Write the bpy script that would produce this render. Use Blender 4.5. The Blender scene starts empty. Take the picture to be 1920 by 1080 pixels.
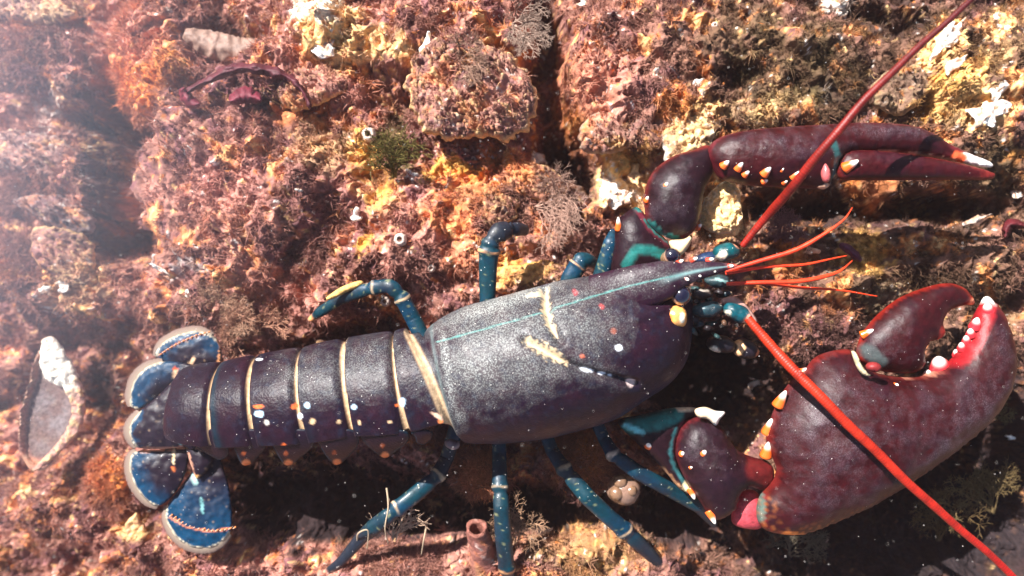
import bpy, math, random
import numpy as np
from mathutils import Vector
from mathutils.geometry import delaunay_2d_cdt

# ------------------------------------------------------------------ units
# Everything is modelled in units of 3.5 cm ("u"); the last lines bring it to metres.
K = 0.035
H = 16.0            # height of the camera above the mean level of the reef, in u
CX, CY = 9.6, -5.4
random.seed(5)
rng = np.random.default_rng(11)
scene = bpy.context.scene

# ------------------------------------------------------------------ camera
cam_d = bpy.data.cameras.new("camera")
cam = bpy.data.objects.new("camera", cam_d)
scene.collection.objects.link(cam)
cam.location = (CX * K, CY * K, H * K)
cam.rotation_euler = (0, 0, 0)
cam_d.sensor_width = 36
cam_d.angle = 2 * math.atan(9.6 / H)
cam_d.clip_start = 0.005
cam_d.clip_end = 200
cam_d.dof.use_dof = True
cam_d.dof.focus_distance = (H - 1.6) * K
cam_d.dof.aperture_fstop = 3.8
scene.camera = cam

# ------------------------------------------------------------------ light
L = Vector((0.50, -0.55, -0.69)).normalized()      # the way the sunlight travels
world = bpy.data.worlds.new("World")
scene.world = world
world.use_nodes = True
wn = world.node_tree
sky = wn.nodes.new("ShaderNodeTexSky")
sky.sky_type = 'NISHITA'
sky.sun_disc = False
sky.sun_elevation = math.asin(-L.z)
sky.sun_rotation = math.atan2(-L.x, -L.y)
bg = wn.nodes["Background"]
wn.links.new(sky.outputs[0], bg.inputs[0])
bg.inputs[1].default_value = 0.05
sun_d = bpy.data.lights.new("sun", 'SUN')
sun_d.energy = 5.0
sun_d.angle = math.radians(0.5)
sun_d.color = (1.0, 0.96, 0.92)
sun = bpy.data.objects.new("sun", sun_d)
scene.collection.objects.link(sun)
sun.rotation_euler = L.to_track_quat('-Z', 'Y').to_euler()
scene.view_settings.view_transform = 'Standard'
scene.view_settings.look = 'None'
scene.view_settings.gamma = 1
scene.view_settings.exposure = 1.5
scene.cycles.volume_bounces = 1
scene.cycles.max_bounces = 6

# ------------------------------------------------------------------ helpers
def f32(a): return np.asarray(a, dtype=np.float64)

def P(px, py, z=0.0):
    """point of the place that stands at height z and is seen at (px, py)"""
    k = (H - z) / H
    return np.stack(np.broadcast_arrays(CX + (f32(px) / 100 - CX) * k, CY + (-f32(py) / 100 - CY) * k, f32(z) + 0 * f32(px)), -1)

def proj(v):
    k = H / (H - v[:, 2])
    return (CX + (v[:, 0] - CX) * k) * 100, -(CY + (v[:, 1] - CY) * k) * 100

def _h(ix, iy, iz, s):
    n = (ix.astype(np.int64) * 374761393 + iy.astype(np.int64) * 668265263 + iz * 2147483647 + s * 974634777) & 0xFFFFFFFF
    n = ((n ^ (n >> 13)) * 1274126177) & 0xFFFFFFFF
    n = ((n ^ (n >> 16)) * 2246822519) & 0xFFFFFFFF
    return ((n ^ (n >> 15)) & 0xFFFFFF) / float(0x1000000)

def noise2(x, y, s=0):
    ix, iy = np.floor(x), np.floor(y)
    fx, fy = x - ix, y - iy
    ux, uy = fx * fx * fx * (fx * (fx * 6 - 15) + 10), fy * fy * fy * (fy * (fy * 6 - 15) + 10)
    def g(a, b):
        t = _h(ix + a, iy + b, 0, s) * 2 * np.pi
        return np.cos(t) * (fx - a) + np.sin(t) * (fy - b)
    a, b, c, d = g(0, 0), g(1, 0), g(0, 1), g(1, 1)
    return ((a + (b - a) * ux) * (1 - uy) + (c + (d - c) * ux) * uy) * 1.5

def noise3(x, y, z, s=0):
    ix, iy, iz = np.floor(x), np.floor(y), np.floor(z)
    f = [x - ix, y - iy, z - iz]
    u = [t * t * (3 - 2 * t) for t in f]
    izz = iz.astype(np.int64)
    r = 0
    for a in (0, 1):
        for b in (0, 1):
            for c in (0, 1):
                w = (u[0] if a else 1 - u[0]) * (u[1] if b else 1 - u[1]) * (u[2] if c else 1 - u[2])
                r = r + w * _h(ix + a, iy + b, (izz + c) * 31, s)
    return r * 2 - 1

def fbm(x, y, o=4, s=0, lac=2.03, g=0.5):
    r, a, n = 0, 1.0, 0
    for i in range(o):
        r = r + a * noise2(x, y, s + i * 7); n += a; a *= g; x, y = x * lac + 3.1, y * lac + 1.7
    return r / n * 1.3

def ridged(x, y, o=4, s=0):
    r, a, n = 0, 1.0, 0
    for i in range(o):
        r = r + a * (1 - np.abs(noise2(x, y, s + i * 7)) * 2.2); n += a; a *= 0.55; x, y = x * 2.1 + 5.1, y * 2.1 + 2.7
    return r / n

def fbm3(p, sc, o=4, s=0):
    r, a, n = 0, 1.0, 0
    x, y, z = p[:, 0] * sc, p[:, 1] * sc, p[:, 2] * sc
    for i in range(o):
        r = r + a * noise3(x, y, z, s + i * 5); n += a; a *= 0.5; x, y, z = x * 2.03 + 9, y * 2.03 + 4, z * 2.03 + 6
    return r / n * 1.4

def worley(x, y, s=0):
    ix, iy = np.floor(x), np.floor(y)
    f1 = np.full(x.shape, 9.0); f2 = f1.copy(); cid = np.zeros(x.shape)
    for a in (-1, 0, 1):
        for b in (-1, 0, 1):
            jx = ix + a + _h(ix + a, iy + b, 0, s); jy = iy + b + _h(ix + a, iy + b, 0, s + 91)
            d = np.hypot(jx - x, jy - y); hid = _h(ix + a, iy + b, 0, s + 55)
            m = d < f1
            f2 = np.where(m, f1, np.minimum(f2, d)); cid = np.where(m, hid, cid); f1 = np.where(m, d, f1)
    return f1, f2, cid

def sm(a, b, x):
    t = np.clip((x - a) / (b - a), 0, 1); return t * t * (3 - 2 * t)

def mixc(c, d, t): return c + (np.asarray(d, float) - c) * np.asarray(t)[..., None]

def crom(pts, step, closed=False):
    """smooth curve through the points, resampled at even steps"""
    p = f32(pts); n = len(p); out = []
    rngi = range(n if closed else n - 1)
    for i in rngi:
        if closed: a, b, c, d = p[(i - 1) % n], p[i], p[(i + 1) % n], p[(i + 2) % n]
        else: a, b, c, d = p[max(i - 1, 0)], p[i], p[i + 1], p[min(i + 2, n - 1)]
        t = np.linspace(0, 1, 24, endpoint=False)[:, None]
        out.append(0.5 * (2 * b + (c - a) * t + (2 * a - 5 * b + 4 * c - d) * t ** 2 + (3 * b - a - 3 * c + d) * t ** 3))
    out = np.concatenate(out + ([p[:1]] if closed else [p[-1:]]))
    dl = np.r_[0, np.cumsum(np.linalg.norm(np.diff(out[:, :2], axis=0), axis=1) + 1e-9)]
    m = max(int(round(dl[-1] / step)), 3)
    q = np.linspace(0, dl[-1], m + 1)
    r = np.stack([np.interp(q, dl, out[:, k]) for k in range(out.shape[1])], -1)
    return r[:-1] if closed else r

def dline(px, py, pts):
    """distance to a polyline, and how far along it"""
    p = f32(pts); best = np.full(px.shape, 1e9); al = np.zeros(px.shape)
    for i in range(len(p) - 1):
        a, b = p[i], p[i + 1]; d = b - a; l2 = d @ d
        t = np.clip(((px - a[0]) * d[0] + (py - a[1]) * d[1]) / l2, 0, 1)
        q = np.hypot(px - a[0] - t * d[0], py - a[1] - t * d[1])
        m = q < best; best = np.where(m, q, best); al = np.where(m, (i + t) / (len(p) - 1), al)
    return best, al

ORG = {}
def mk(name, parts, mat, parent=None, org=None, smooth=True):
    """link ONE mesh object made of the given (verts, faces, colours) lots"""
    if not isinstance(parts, list): parts = [parts]
    V = np.concatenate([f32(p[0]) for p in parts]); C = []
    tot, starts, loops, off = [], [], [], 0
    for v, f, c in parts:
        c = f32(c)
        if c.ndim == 1: c = np.tile(c, (len(v), 1))
        if c.shape[1] == 3: c = np.concatenate([c, np.zeros((len(c), 1))], 1)
        C.append(c)
        for arr in (f if isinstance(f, tuple) else (f,)):
            arr = np.asarray(arr, dtype=np.int64)
            if len(arr) == 0: continue
            tot.append(np.full(len(arr), arr.shape[1])); loops.append((arr + off).ravel())
        off += len(v)
    tot = np.concatenate(tot); loops = np.concatenate(loops)
    starts = np.r_[0, np.cumsum(tot)[:-1]]
    if parent is not None: o_ = ORG[parent.name]
    else: o_ = f32(org) if org is not None else np.array([V[:, 0].mean(), V[:, 1].mean(), V[:, 2].min()])
    me = bpy.data.meshes.new(name)
    me.vertices.add(len(V)); me.vertices.foreach_set("co", (V - o_).astype(np.float32).ravel())
    me.loops.add(len(loops)); me.loops.foreach_set("vertex_index", loops.astype(np.int32))
    me.polygons.add(len(tot)); me.polygons.foreach_set("loop_start", starts.astype(np.int32))
    me.polygons.foreach_set("loop_total", tot.astype(np.int32))
    me.polygons.foreach_set("use_smooth", np.full(len(tot), smooth, dtype=bool))
    me.update(calc_edges=True)
    at = me.color_attributes.new("Col", 'FLOAT_COLOR', 'POINT')
    at.data.foreach_set("color", np.clip(np.concatenate(C), 0, 1).astype(np.float32).ravel())
    me.materials.append(mat)
    ob = bpy.data.objects.new(name, me)
    scene.collection.objects.link(ob)
    if parent is not None: ob.parent = parent
    else: ob.location = o_
    ORG[ob.name] = o_
    return ob

def thing(name, loc):
    o = bpy.data.objects.new(name, None); scene.collection.objects.link(o)
    o.empty_display_size = 0.3; o.location = loc; ORG[o.name] = f32(loc); return o

def tag(o, label=None, cat=None, group=None, kind=None):
    if label: o["label"] = label
    if cat: o["category"] = cat
    if group: o["group"] = group
    if kind: o["kind"] = kind
    return o

def loft(pts, rad, n=16, up=(0, 0, 1), cap=True, flat=1.0):
    """tube of elliptical rings; rad = radius, flat = height / width. Returns verts, faces, s, theta"""
    p = f32(pts); m = len(p); r = np.broadcast_to(f32(rad), (m,)); fl = np.broadcast_to(f32(flat), (m,))
    t = np.gradient(p, axis=0); t /= np.linalg.norm(t, axis=1)[:, None] + 1e-12
    up = f32(up); s_ = np.cross(t, up); ln = np.linalg.norm(s_, axis=1)[:, None]
    s_ = np.where(ln > 0.05, s_ / (ln + 1e-9), np.cross(t, [1, 0, 0.01]))
    s_ /= np.linalg.norm(s_, axis=1)[:, None]; u_ = np.cross(s_, t)
    th = np.arange(n) / n * 2 * np.pi
    V = p[:, None] + r[:, None, None] * (np.cos(th)[None, :, None] * s_[:, None] + np.sin(th)[None, :, None] * u_[:, None] * fl[:, None, None])
    V = V.reshape(-1, 3); i = np.arange(m - 1)[:, None] * n; j = np.arange(n)[None]; j2 = (j + 1) % n
    F = np.stack([i + j, i + j2, i + n + j2, i + n + j], -1).reshape(-1, 4)
    s = np.repeat(np.arange(m) / (m - 1), n); tt = np.tile(th, m); T = np.zeros((0, 3), int)
    if cap:
        V = np.concatenate([V, p[:1], p[-1:]]); s = np.r_[s, 0, 1]; tt = np.r_[tt, 0, 0]; a, b = m * n, m * n + 1; jj = np.arange(n); jn = (jj + 1) % n
        T = np.concatenate([np.stack([np.full(n, a), jn, jj], -1), np.stack([np.full(n, b), (m - 1) * n + jj, (m - 1) * n + jn], -1)])
    return V, (F, T), s, tt

def pillow(outline, z=1.0, T=40, sp=5, tilt=(0, 0), under=0.7, power=0.5, closed_smooth=True):
    """solid grown from an outline: z = height of its rim, T = half thickness in px. Returns dict"""
    ol = crom(outline, sp, True) if closed_smooth else f32(outline)
    n = len(ol); mn, mx = ol.min(0), ol.max(0)
    gx, gy = np.meshgrid(np.arange(mn[0], mx[0], sp), np.arange(mn[1], mx[1], sp * 0.866))
    gx = gx + (np.arange(gx.shape[0]) % 2)[:, None] * sp / 2
    g = np.stack([gx.ravel(), gy.ravel()], -1)
    ins = np.zeros(len(g), bool); a = ol; b = np.roll(ol, -1, 0)
    for k in range(n):
        c = ((a[k, 1] > g[:, 1]) != (b[k, 1] > g[:, 1]))
        xx = (b[k, 0] - a[k, 0]) * (g[:, 1] - a[k, 1]) / (b[k, 1] - a[k, 1] + 1e-12) + a[k, 0]
        ins ^= c & (g[:, 0] < xx)
    d, _ = dline(g[:, 0], g[:, 1], np.concatenate([ol, ol[:1]]))
    g = g[ins & (d > 0.55 * sp)]
    allp = np.concatenate([ol, g])
    res = delaunay_2d_cdt([Vector(q) for q in allp], [], [list(range(n))], 1, 1e-4)
    ov = f32([tuple(q) for q in res[0]]); F = np.array([list(t) for t in res[2] if len(t) == 3])
    orig = res[3]; bd = np.array([any(q < n for q in o) for o in orig])
    e = np.concatenate([F[:, [0, 1]], F[:, [1, 2]], F[:, [2, 0]]]); e = np.unique(np.sort(e, 1), axis=0)
    deg = np.bincount(e.ravel(), minlength=len(ov)).astype(float); deg[deg == 0] = 1
    dd, _ = dline(ov[:, 0], ov[:, 1], np.concatenate([ol, ol[:1]])); R = dd.max() / sp
    u = np.where(bd, 0, dd * (2 * dd.max() - dd)) / sp ** 2 * 1.0
    iters = int(min(1400, 60 + 2.2 * R * R)); om = 1.0
    for it in range(iters):
        nb = np.bincount(e[:, 0], u[e[:, 1]], len(ov)) + np.bincount(e[:, 1], u[e[:, 0]], len(ov))
        u = np.where(bd, 0, nb / deg + 1.5)
    u = u / u.max()
    h = T / 100 * u ** power
    zc = z + tilt[0] * (ov[:, 0] - ov[:, 0].mean()) / 100 + tilt[1] * (ov[:, 1] - ov[:, 1].mean()) / 100
    base = P(ov[:, 0], ov[:, 1], zc)
    top = base.copy(); top[:, 2] += h
    bi = np.where(~bd)[0]; mp = np.arange(len(ov)); mp[bi] = len(ov) + np.arange(len(bi))
    bot = base[bi].copy(); bot[:, 2] -= h[bi] * under
    ar = np.cross(ov[F[:, 1]] - ov[F[:, 0]], ov[F[:, 2]] - ov[F[:, 0]]).mean()
    Ft = F[:, ::-1] if ar > 0 else F      # image y points down
    V = np.concatenate([top, bot])
    return dict(v=V, f=np.concatenate([Ft, mp[Ft][:, ::-1]]), u=np.r_[u, u[bi]], x=np.r_[ov[:, 0], ov[bi, 0]], y=np.r_[ov[:, 1], ov[bi, 1]],
                top=np.r_[np.ones(len(ov), bool), np.zeros(len(bi), bool)], nt=len(ov))

def disp_z(pl, dz):
    pl['v'][:, 2] += dz

# ------------------------------------------------------------------ materials
def mat(name, rough=0.6, bump=(), spec=0.5, coat=0.0, dust=None, vary=(6.0, 0.25), trans=0.0, speck=0.0, sss=0.0, alpha=1.0, trw=0.0):
    m = bpy.data.materials.new(name); m.use_nodes = True; nt = m.node_tree; N, Lk = nt.nodes, nt.links
    b = N["Principled BSDF"]; out = N["Material Output"]
    b.inputs["Roughness"].default_value = rough; b.inputs["Specular IOR Level"].default_value = spec
    b.inputs["Coat Weight"].default_value = coat; b.inputs["Coat Roughness"].default_value = 0.15
    if trw: b.inputs["Transmission Weight"].default_value = trw
    at = N.new("ShaderNodeAttribute"); at.attribute_name = "Col"
    tc = N.new("ShaderNodeTexCoord")
    def noise(sc, det=4, ro=0.6):
        n = N.new("ShaderNodeTexNoise"); n.inputs["Scale"].default_value = sc; n.inputs["Detail"].default_value = det
        n.inputs["Roughness"].default_value = ro; Lk.new(tc.outputs["Object"], n.inputs["Vector"]); return n.outputs["Fac"]
    def mth(op, a, c, cl=False):
        n = N.new("ShaderNodeMath"); n.operation = op; n.use_clamp = cl
        for i, q in enumerate((a, c)):
            if isinstance(q, (int, float)): n.inputs[i].default_value = q
            else: Lk.new(q, n.inputs[i])
        return n.outputs[0]
    def mr(v, a, c, d=0, e=1):
        n = N.new("ShaderNodeMapRange"); Lk.new(v, n.inputs[0])
        for i, q in enumerate((a, c, d, e)): n.inputs[i + 1].default_value = q
        return n.outputs[0]
    def mix(f, a, c, bt='MIX'):
        n = N.new("ShaderNodeMix"); n.data_type = 'RGBA'; n.blend_type = bt
        if isinstance(f, (int, float)): n.inputs[0].default_value = f
        else: Lk.new(f, n.inputs[0])
        for i, q in ((6, a), (7, c)):
            if isinstance(q, tuple): n.inputs[i].default_value = q
            else: Lk.new(q, n.inputs[i])
        return n.outputs[2]
    col = at.outputs["Color"]
    if vary:
        v = mr(noise(vary[0], 6, 0.7), 0.3, 0.7, 1 - vary[1], 1 + vary[1])
        cmb = N.new("ShaderNodeCombineColor")
        for i in range(3): Lk.new(v, cmb.inputs[i])
        col = mix(1.0, col, cmb.outputs[0], 'MULTIPLY')
    if dust:
        sc, colr = dust
        vo = N.new("ShaderNodeTexVoronoi"); vo.inputs["Scale"].default_value = sc; Lk.new(tc.outputs["Object"], vo.inputs["Vector"])
        grain = mr(vo.outputs["Distance"], 0.15, 0.6, 1, 0)
        cl_ = mr(noise(5.0, 5, 0.6), 0.3, 0.7, -0.25, 0.35)
        f = mth('ADD', at.outputs["Alpha"], mth('MULTIPLY', cl_, 0.35))
        f = mth('MULTIPLY', f, mth('GREATER_THAN', at.outputs["Alpha"], 0.02))
        f = mth('MULTIPLY', mth('MULTIPLY', f, mth('ADD', grain, 0.22)), 1.1, True)
        col = mix(f, col, colr + (1,))
    if speck:
        vo = N.new("ShaderNodeTexVoronoi"); vo.inputs["Scale"].default_value = 11.0; Lk.new(tc.outputs["Object"], vo.inputs["Vector"])
        sp_ = mth('MULTIPLY', mth('LESS_THAN', vo.outputs["Distance"], speck), mth('GREATER_THAN', noise(2.5, 2), 0.5))
        col = mix(sp_, col, (0.75, 0.72, 0.66, 1))
    Lk.new(col, b.inputs["Base Color"])
    prev = None
    for kind, sc, st, dist in bump:
        if kind == 'v':
            vo = N.new("ShaderNodeTexVoronoi"); vo.inputs["Scale"].default_value = sc; vo.feature = 'SMOOTH_F1'
            Lk.new(tc.outputs["Object"], vo.inputs["Vector"]); hgt = mr(vo.outputs["Distance"], 0, 0.7, 1, 0)
        else: hgt = noise(sc, 6, 0.65)
        bp = N.new("ShaderNodeBump"); bp.inputs["Strength"].default_value = st; bp.inputs["Distance"].default_value = dist * K
        Lk.new(hgt, bp.inputs["Height"])
        if prev: Lk.new(prev, bp.inputs["Normal"])
        prev = bp.outputs[0]
    if prev: Lk.new(prev, b.inputs["Normal"])
    if trans:
        tr = N.new("ShaderNodeBsdfTranslucent"); Lk.new(col, tr.inputs[0]); mx = N.new("ShaderNodeMixShader"); mx.inputs[0].default_value = trans
        Lk.new(b.outputs[0], mx.inputs[1]); Lk.new(tr.outputs[0], mx.inputs[2]); Lk.new(mx.outputs[0], out.inputs[0])
    if alpha < 1: b.inputs["Alpha"].default_value = alpha
    return m

M = {
 'crust': mat('reef_crust', 0.95, [('n', 7, 0.5, 0.08), ('n', 30, 0.6, 0.03)], 0.12, vary=(16, 0.35)),
 'fuzz': mat('algae_fuzz', 0.95, (), 0.1, vary=None, trans=0.25),
 'shell': mat('lobster_shell', 0.42, [('v', 30, 0.25, 0.013), ('n', 60, 0.12, 0.01)], 0.17, coat=0.0, dust=(40, (0.36, 0.38, 0.36)), vary=(9, 0.3), speck=0.07),
 'claw': mat('claw_shell', 0.46, [('v', 34, 0.15, 0.012), ('n', 70, 0.12, 0.008)], 0.24, coat=0.0, dust=(46, (0.22, 0.17, 0.20)), vary=(16, 0.25), speck=0.05),
 'leg': mat('leg_shell', 0.45, [('n', 8, 0.3, 0.04)], 0.35, coat=0.05, vary=(12, 0.4), speck=0.09),
 'fan': mat('tail_fan_shell', 0.45, [('n', 7, 0.2, 0.03), ('n', 30, 0.2, 0.02)], 0.3, coat=0.04, vary=(14, 0.3), speck=0.07),
 'spine': mat('spine_enamel', 0.3, (), 0.5, coat=0.3, vary=None),
 'antenna': mat('antenna_red', 0.45, [('n', 30, 0.2, 0.02)], 0.4, vary=(16, 0.25)),
 'fringe': mat('tail_fringe_hair', 0.8, (), 0.2, vary=None, trans=0.4),
 'eye': mat('eye_dark', 0.08, (), 0.8, coat=1.0, vary=None),
 'oyster': mat('oyster_shell', 0.7, [('n', 9, 0.7, 0.1), ('n', 34, 0.6, 0.03)], 0.4, vary=(14, 0.4)),
 'nacre': mat('bare_shell', 0.45, [('n', 12, 0.5, 0.05)], 0.5, vary=(14, 0.2)),
 'weed': mat('red_seaweed', 0.5, [('n', 10, 0.5, 0.06)], 0.4, vary=(9, 0.4), trans=0.3),
 'jelly': mat('sea_squirt_skin', 0.25, [('n', 14, 0.3, 0.03)], 0.5, vary=(9, 0.3), trw=0.35),
 'speck': mat('drifting_grain', 0.9, (), 0.2, vary=None),
}
BROWN = (0.35, 0.165, 0.125); PURP = (0.19, 0.075, 0.09); PINK = (0.56, 0.25, 0.19); ORANGE = (0.76, 0.24, 0.05); CREAM = (0.86, 0.56, 0.25)
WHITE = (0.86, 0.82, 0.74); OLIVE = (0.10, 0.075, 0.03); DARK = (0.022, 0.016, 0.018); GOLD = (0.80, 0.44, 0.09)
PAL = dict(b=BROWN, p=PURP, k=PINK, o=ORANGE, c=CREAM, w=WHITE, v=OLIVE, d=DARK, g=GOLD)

# ------------------------------------------------------------------ reef: relief and coating
# (cx, cy, rx, ry, turn, rise)   swellings and clefts of the reef, in the same px grid
SWELL = [(440, 330, 190, 210, 10, 0.9), (650, 90, 190, 110, 0, 0.7), (660, 430, 170, 130, -10, 0.55), (1210, 110, 130, 170, 10, 0.8), (1480, 120, 170, 130, 0, 0.6),
 (1290, 280, 130, 90, -20, 0.35), (1820, 180, 130, 150, 20, 0.7), (1520, 590, 110, 110, 0, 0.5), (60, 330, 120, 120, 0, 1.1), (70, 540, 130, 100, 0, 1.2), (60, 90, 110, 90, 0, 1.0),
 (270, 90, 80, 130, 0, 1.0), (900, 400, 150, 110, 0, 0.45), (860, 60, 130, 90, 0, 0.5), (900, 895, 70, 45, 0, 0.5), (1120, 1050, 170, 55, 0, 0.7), (720, 1075, 130, 45, 0, 0.6),
 (1700, 480, 160, 50, 0, 0.4), (330, 560, 130, 90, 0, 0.8), (200, 870, 110, 90, 0, 0.9), (990, 520, 90, 50, 0, 0.35), (40, 1000, 120, 80, 0, 0.9), (300, 1060, 160, 50, 0, 0.6),
 (800, 510, 120, 70, 0, 0.35), (1080, 870, 60, 50, 0, 0.4), (1400, 560, 90, 60, 0, 0.35), (1880, 470, 80, 70, 0, 0.5), (1470, 1050, 110, 40, 0, 0.2)]
CLEFT = [(1020, 90, 34, 210, -3, 1.5), (1060, 330, 60, 80, 20, 2.2), (195, 270, 42, 170, -8, 2.0), (185, 445, 90, 34, 10, 1.6), (585, 490, 30, 50, 0, 1.0), (630, 955, 260, 80, 4, 1.1),
 (980, 965, 160, 50, 0, 1.5), (1340, 710, 150, 80, 20, 2.0), (1660, 1010, 340, 130, -12, 1.1), (1860, 930, 130, 170, 0, .9), (1890, 800, 70, 130, 0, 1.2), (90, 790, 55, 80, 10, 0.7), (1500, 385, 120, 34, -5, 1.1),
 (1740, 390, 170, 34, -3, 1.5), (1300, 975, 90, 50, 0, 1.4), (880, 255, 55, 14, 0, 1.0), (420, 60, 90, 34, 0, 0.9), (1375, 150, 50, 28, 0, 0.7), (1650, 55, 80, 40, 0, 0.9),
 (660, 630, 150, 28, -12, 0.7), (1500, 30, 40, 30, 0, 0.6), (60, 215, 120, 22, 0, 0.8), (1130, 900, 50, 60, 0, 0.9), (205, 730, 28, 60, 0, 0.9), (1190, 950, 60, 60, 0, 0.9)]
def relief(x, y):
    px, py = x * 100, -y * 100
    wx = px + 30 * fbm(x * 0.9, y * 0.9, 3, 3); wy = py + 30 * fbm(x * 0.9, y * 0.9, 3, 40)
    z = -0.35 - 2.2 * sm(620, -150, px) + 0.25 * sm(700, 100, py) * sm(300, 700, px)
    for cx, cy, rx, ry, a, d in SWELL:
        c, s = math.cos(math.radians(a)), math.sin(math.radians(a)); dx, dy = wx - cx, wy - cy
        q = ((dx * c + dy * s) / rx) ** 2 + ((-dx * s + dy * c) / ry) ** 2
        z = z + d * np.exp(-q ** 1.6)
    for cx, cy, rx, ry, a, d in CLEFT:
        c, s = math.cos(math.radians(a)), math.sin(math.radians(a)); dx, dy = wx - cx, wy - cy
        q = ((dx * c + dy * s) / rx) ** 2 + ((-dx * s + dy * c) / ry) ** 2
        z = z - d * np.exp(-q ** 1.8)
    return z
def rough_relief(x, y):
    a = fbm(x * 0.8, y * 0.8, 3, 21) * 0.42
    wx = x + 0.25 * fbm(x * 1.3, y * 1.3, 2, 5); wy = y + 0.25 * fbm(x * 1.3, y * 1.3, 2, 6)
    f1, f2, cid = worley(wx * 1.15, wy * 1.15, 8)
    b = np.clip(0.75 - f1, 0, 1) * 0.55 * (0.3 + cid)
    lam = (fbm(x * 0.5 + 9, y * 0.9, 2, 77) * 14) % 1.0                    # leafy edges of old shells
    lm = sm(0.0, 0.35, fbm(x * 0.55, y * 0.55, 2, 31))
    c = (lam ** 2) * 0.16 * lm
    r = (ridged(x * 2.2, y * 2.2, 3, 13) - 0.5) * 0.24
    g1, _, gc = worley(wx * 4.2, wy * 4.2, 12)
    e = np.clip(0.55 - g1, 0, 1) * 0.14 * (gc > 0.5)
    fn = fbm(x * 11, y * 11, 3, 17) * 0.05
    return a + b + c + r + e + fn

# (cx, cy, rx, ry, turn, colour, strength)   patches of other growth; 'd' paints the shade in clefts and under the lobster
PATCH = [(265, 120, 55, 100, 12, 'o', .95), (240, 60, 80, 60, 0, 'k', .8), (620, 40, 60, 60, 0, 'c', .9), (600, 10, 50, 30, 0, 'w', .6), (640, 95, 60, 40, 0, 'c', .7), (720, 80, 70, 25, 10, 'c', .8),
 (600, 150, 60, 30, 0, 'k', .8), (560, 210, 70, 40, 0, 'o', .5), (690, 300, 30, 80, -15, 'g', .9), (740, 270, 30, 60, -10, 'v', .9), (720, 370, 26, 50, 0, 'g', .7), (620, 280, 70, 40, 0, 'c', .45),
 (850, 320, 60, 22, 0, 'g', .85), (890, 350, 70, 30, 5, 'o', .75), (950, 310, 60, 30, 15, 'o', .6), (800, 420, 120, 60, 0, 'k', .7), (850, 400, 60, 40, 0, 'o', .6), (680, 450, 16, 40, 0, 'g', .9),
 (880, 470, 60, 50, 0, 'o', .35), (1080, 200, 60, 120, 5, 'o', .5), (1130, 160, 90, 70, 0, 'k', .6), (1070, 235, 22, 40, 0, 'o', .8), (1290, 230, 50, 60, 10, 'c', .8), (1260, 200, 26, 60, 8, 'o', .8),
 (1160, 350, 60, 50, 0, 'c', .95), (1155, 360, 28, 24, 0, 'w', .9), (1180, 300, 60, 30, 0, 'g', .6), (1350, 380, 60, 70, 0, 'c', .9), (1450, 200, 60, 30, -8, 'c', .6), (1380, 60, 90, 60, 0, 'v', .35),
 (1480, 130, 120, 90, 0, 'v', .6), (1790, 160, 90, 40, -35, 'g', .7), (1850, 120, 80, 30, -30, 'c', .35), (1850, 210, 50, 44, -30, 'c', .9), (1820, 190, 70, 50, 0, 'c', .6), (1770, 85, 30, 60, 38, 'c', .8),
 (1880, 40, 30, 26, 0, 'c', .95), (1570, 5, 30, 14, 0, 'w', .9), (1630, 350, 60, 60, 0, 'o', .45), (1480, 490, 40, 50, 0, 'o', .6), (1400, 590, 120, 90, 0, 'p', .55), (1560, 640, 60, 60, 0, 'p', .6),
 (1640, 560, 60, 40, 0, 'v', .4), (1870, 600, 50, 24, 10, 'c', .35), (1620, 470, 60, 40, 0, 'g', .5), (440, 160, 120, 60, -10, 'p', .5), (400, 330, 110, 70, 20, 'p', .25), (430, 400, 110, 60, 0, 'k', .6),
 (220, 520, 60, 80, 0, 'b', .6), (210, 890, 40, 50, 0, 'o', .9), (170, 980, 50, 30, 0, 'p', .5), (255, 990, 30, 30, 0, 'c', .8), (150, 530, 70, 60, 0, 'c', .35), (60, 210, 90, 40, 0, 'b', .4),
 (60, 330, 80, 50, 0, 'b', .5), (90, 20, 60, 20, 0, 'c', .4), (95, 200, 24, 50, 20, 'w', .4), (360, 500, 40, 14, 20, 'w', .35), (900, 890, 60, 40, 0, 'o', .55), (1080, 850, 60, 40, 0, 'o', .55),
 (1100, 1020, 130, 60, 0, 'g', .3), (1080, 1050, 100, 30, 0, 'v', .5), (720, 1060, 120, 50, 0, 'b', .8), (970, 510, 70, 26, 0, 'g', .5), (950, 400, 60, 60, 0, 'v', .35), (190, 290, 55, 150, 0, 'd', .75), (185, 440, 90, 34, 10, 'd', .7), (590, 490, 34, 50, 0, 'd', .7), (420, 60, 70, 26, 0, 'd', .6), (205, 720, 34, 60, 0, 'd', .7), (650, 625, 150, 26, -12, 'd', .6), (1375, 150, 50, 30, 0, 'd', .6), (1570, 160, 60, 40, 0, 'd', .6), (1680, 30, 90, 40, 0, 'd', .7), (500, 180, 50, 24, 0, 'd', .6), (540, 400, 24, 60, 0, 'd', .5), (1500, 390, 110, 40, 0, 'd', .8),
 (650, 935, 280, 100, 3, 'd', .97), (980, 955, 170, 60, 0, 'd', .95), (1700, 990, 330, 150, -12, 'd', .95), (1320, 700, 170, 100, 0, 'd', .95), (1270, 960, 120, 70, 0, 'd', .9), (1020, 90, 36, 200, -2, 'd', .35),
 (1060, 330, 60, 90, 0, 'd', .6), (1720, 400, 190, 40, 0, 'd', .6), (1890, 820, 90, 160, 0, 'd', .9), (1850, 1050, 200, 110, 0, 'd', .9), (1860, 330, 60, 60, 0, 'v', .5), (620, 340, 120, 60, 0, 'p', .35), (520, 560, 130, 60, 0, 'k', .6)]
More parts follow.
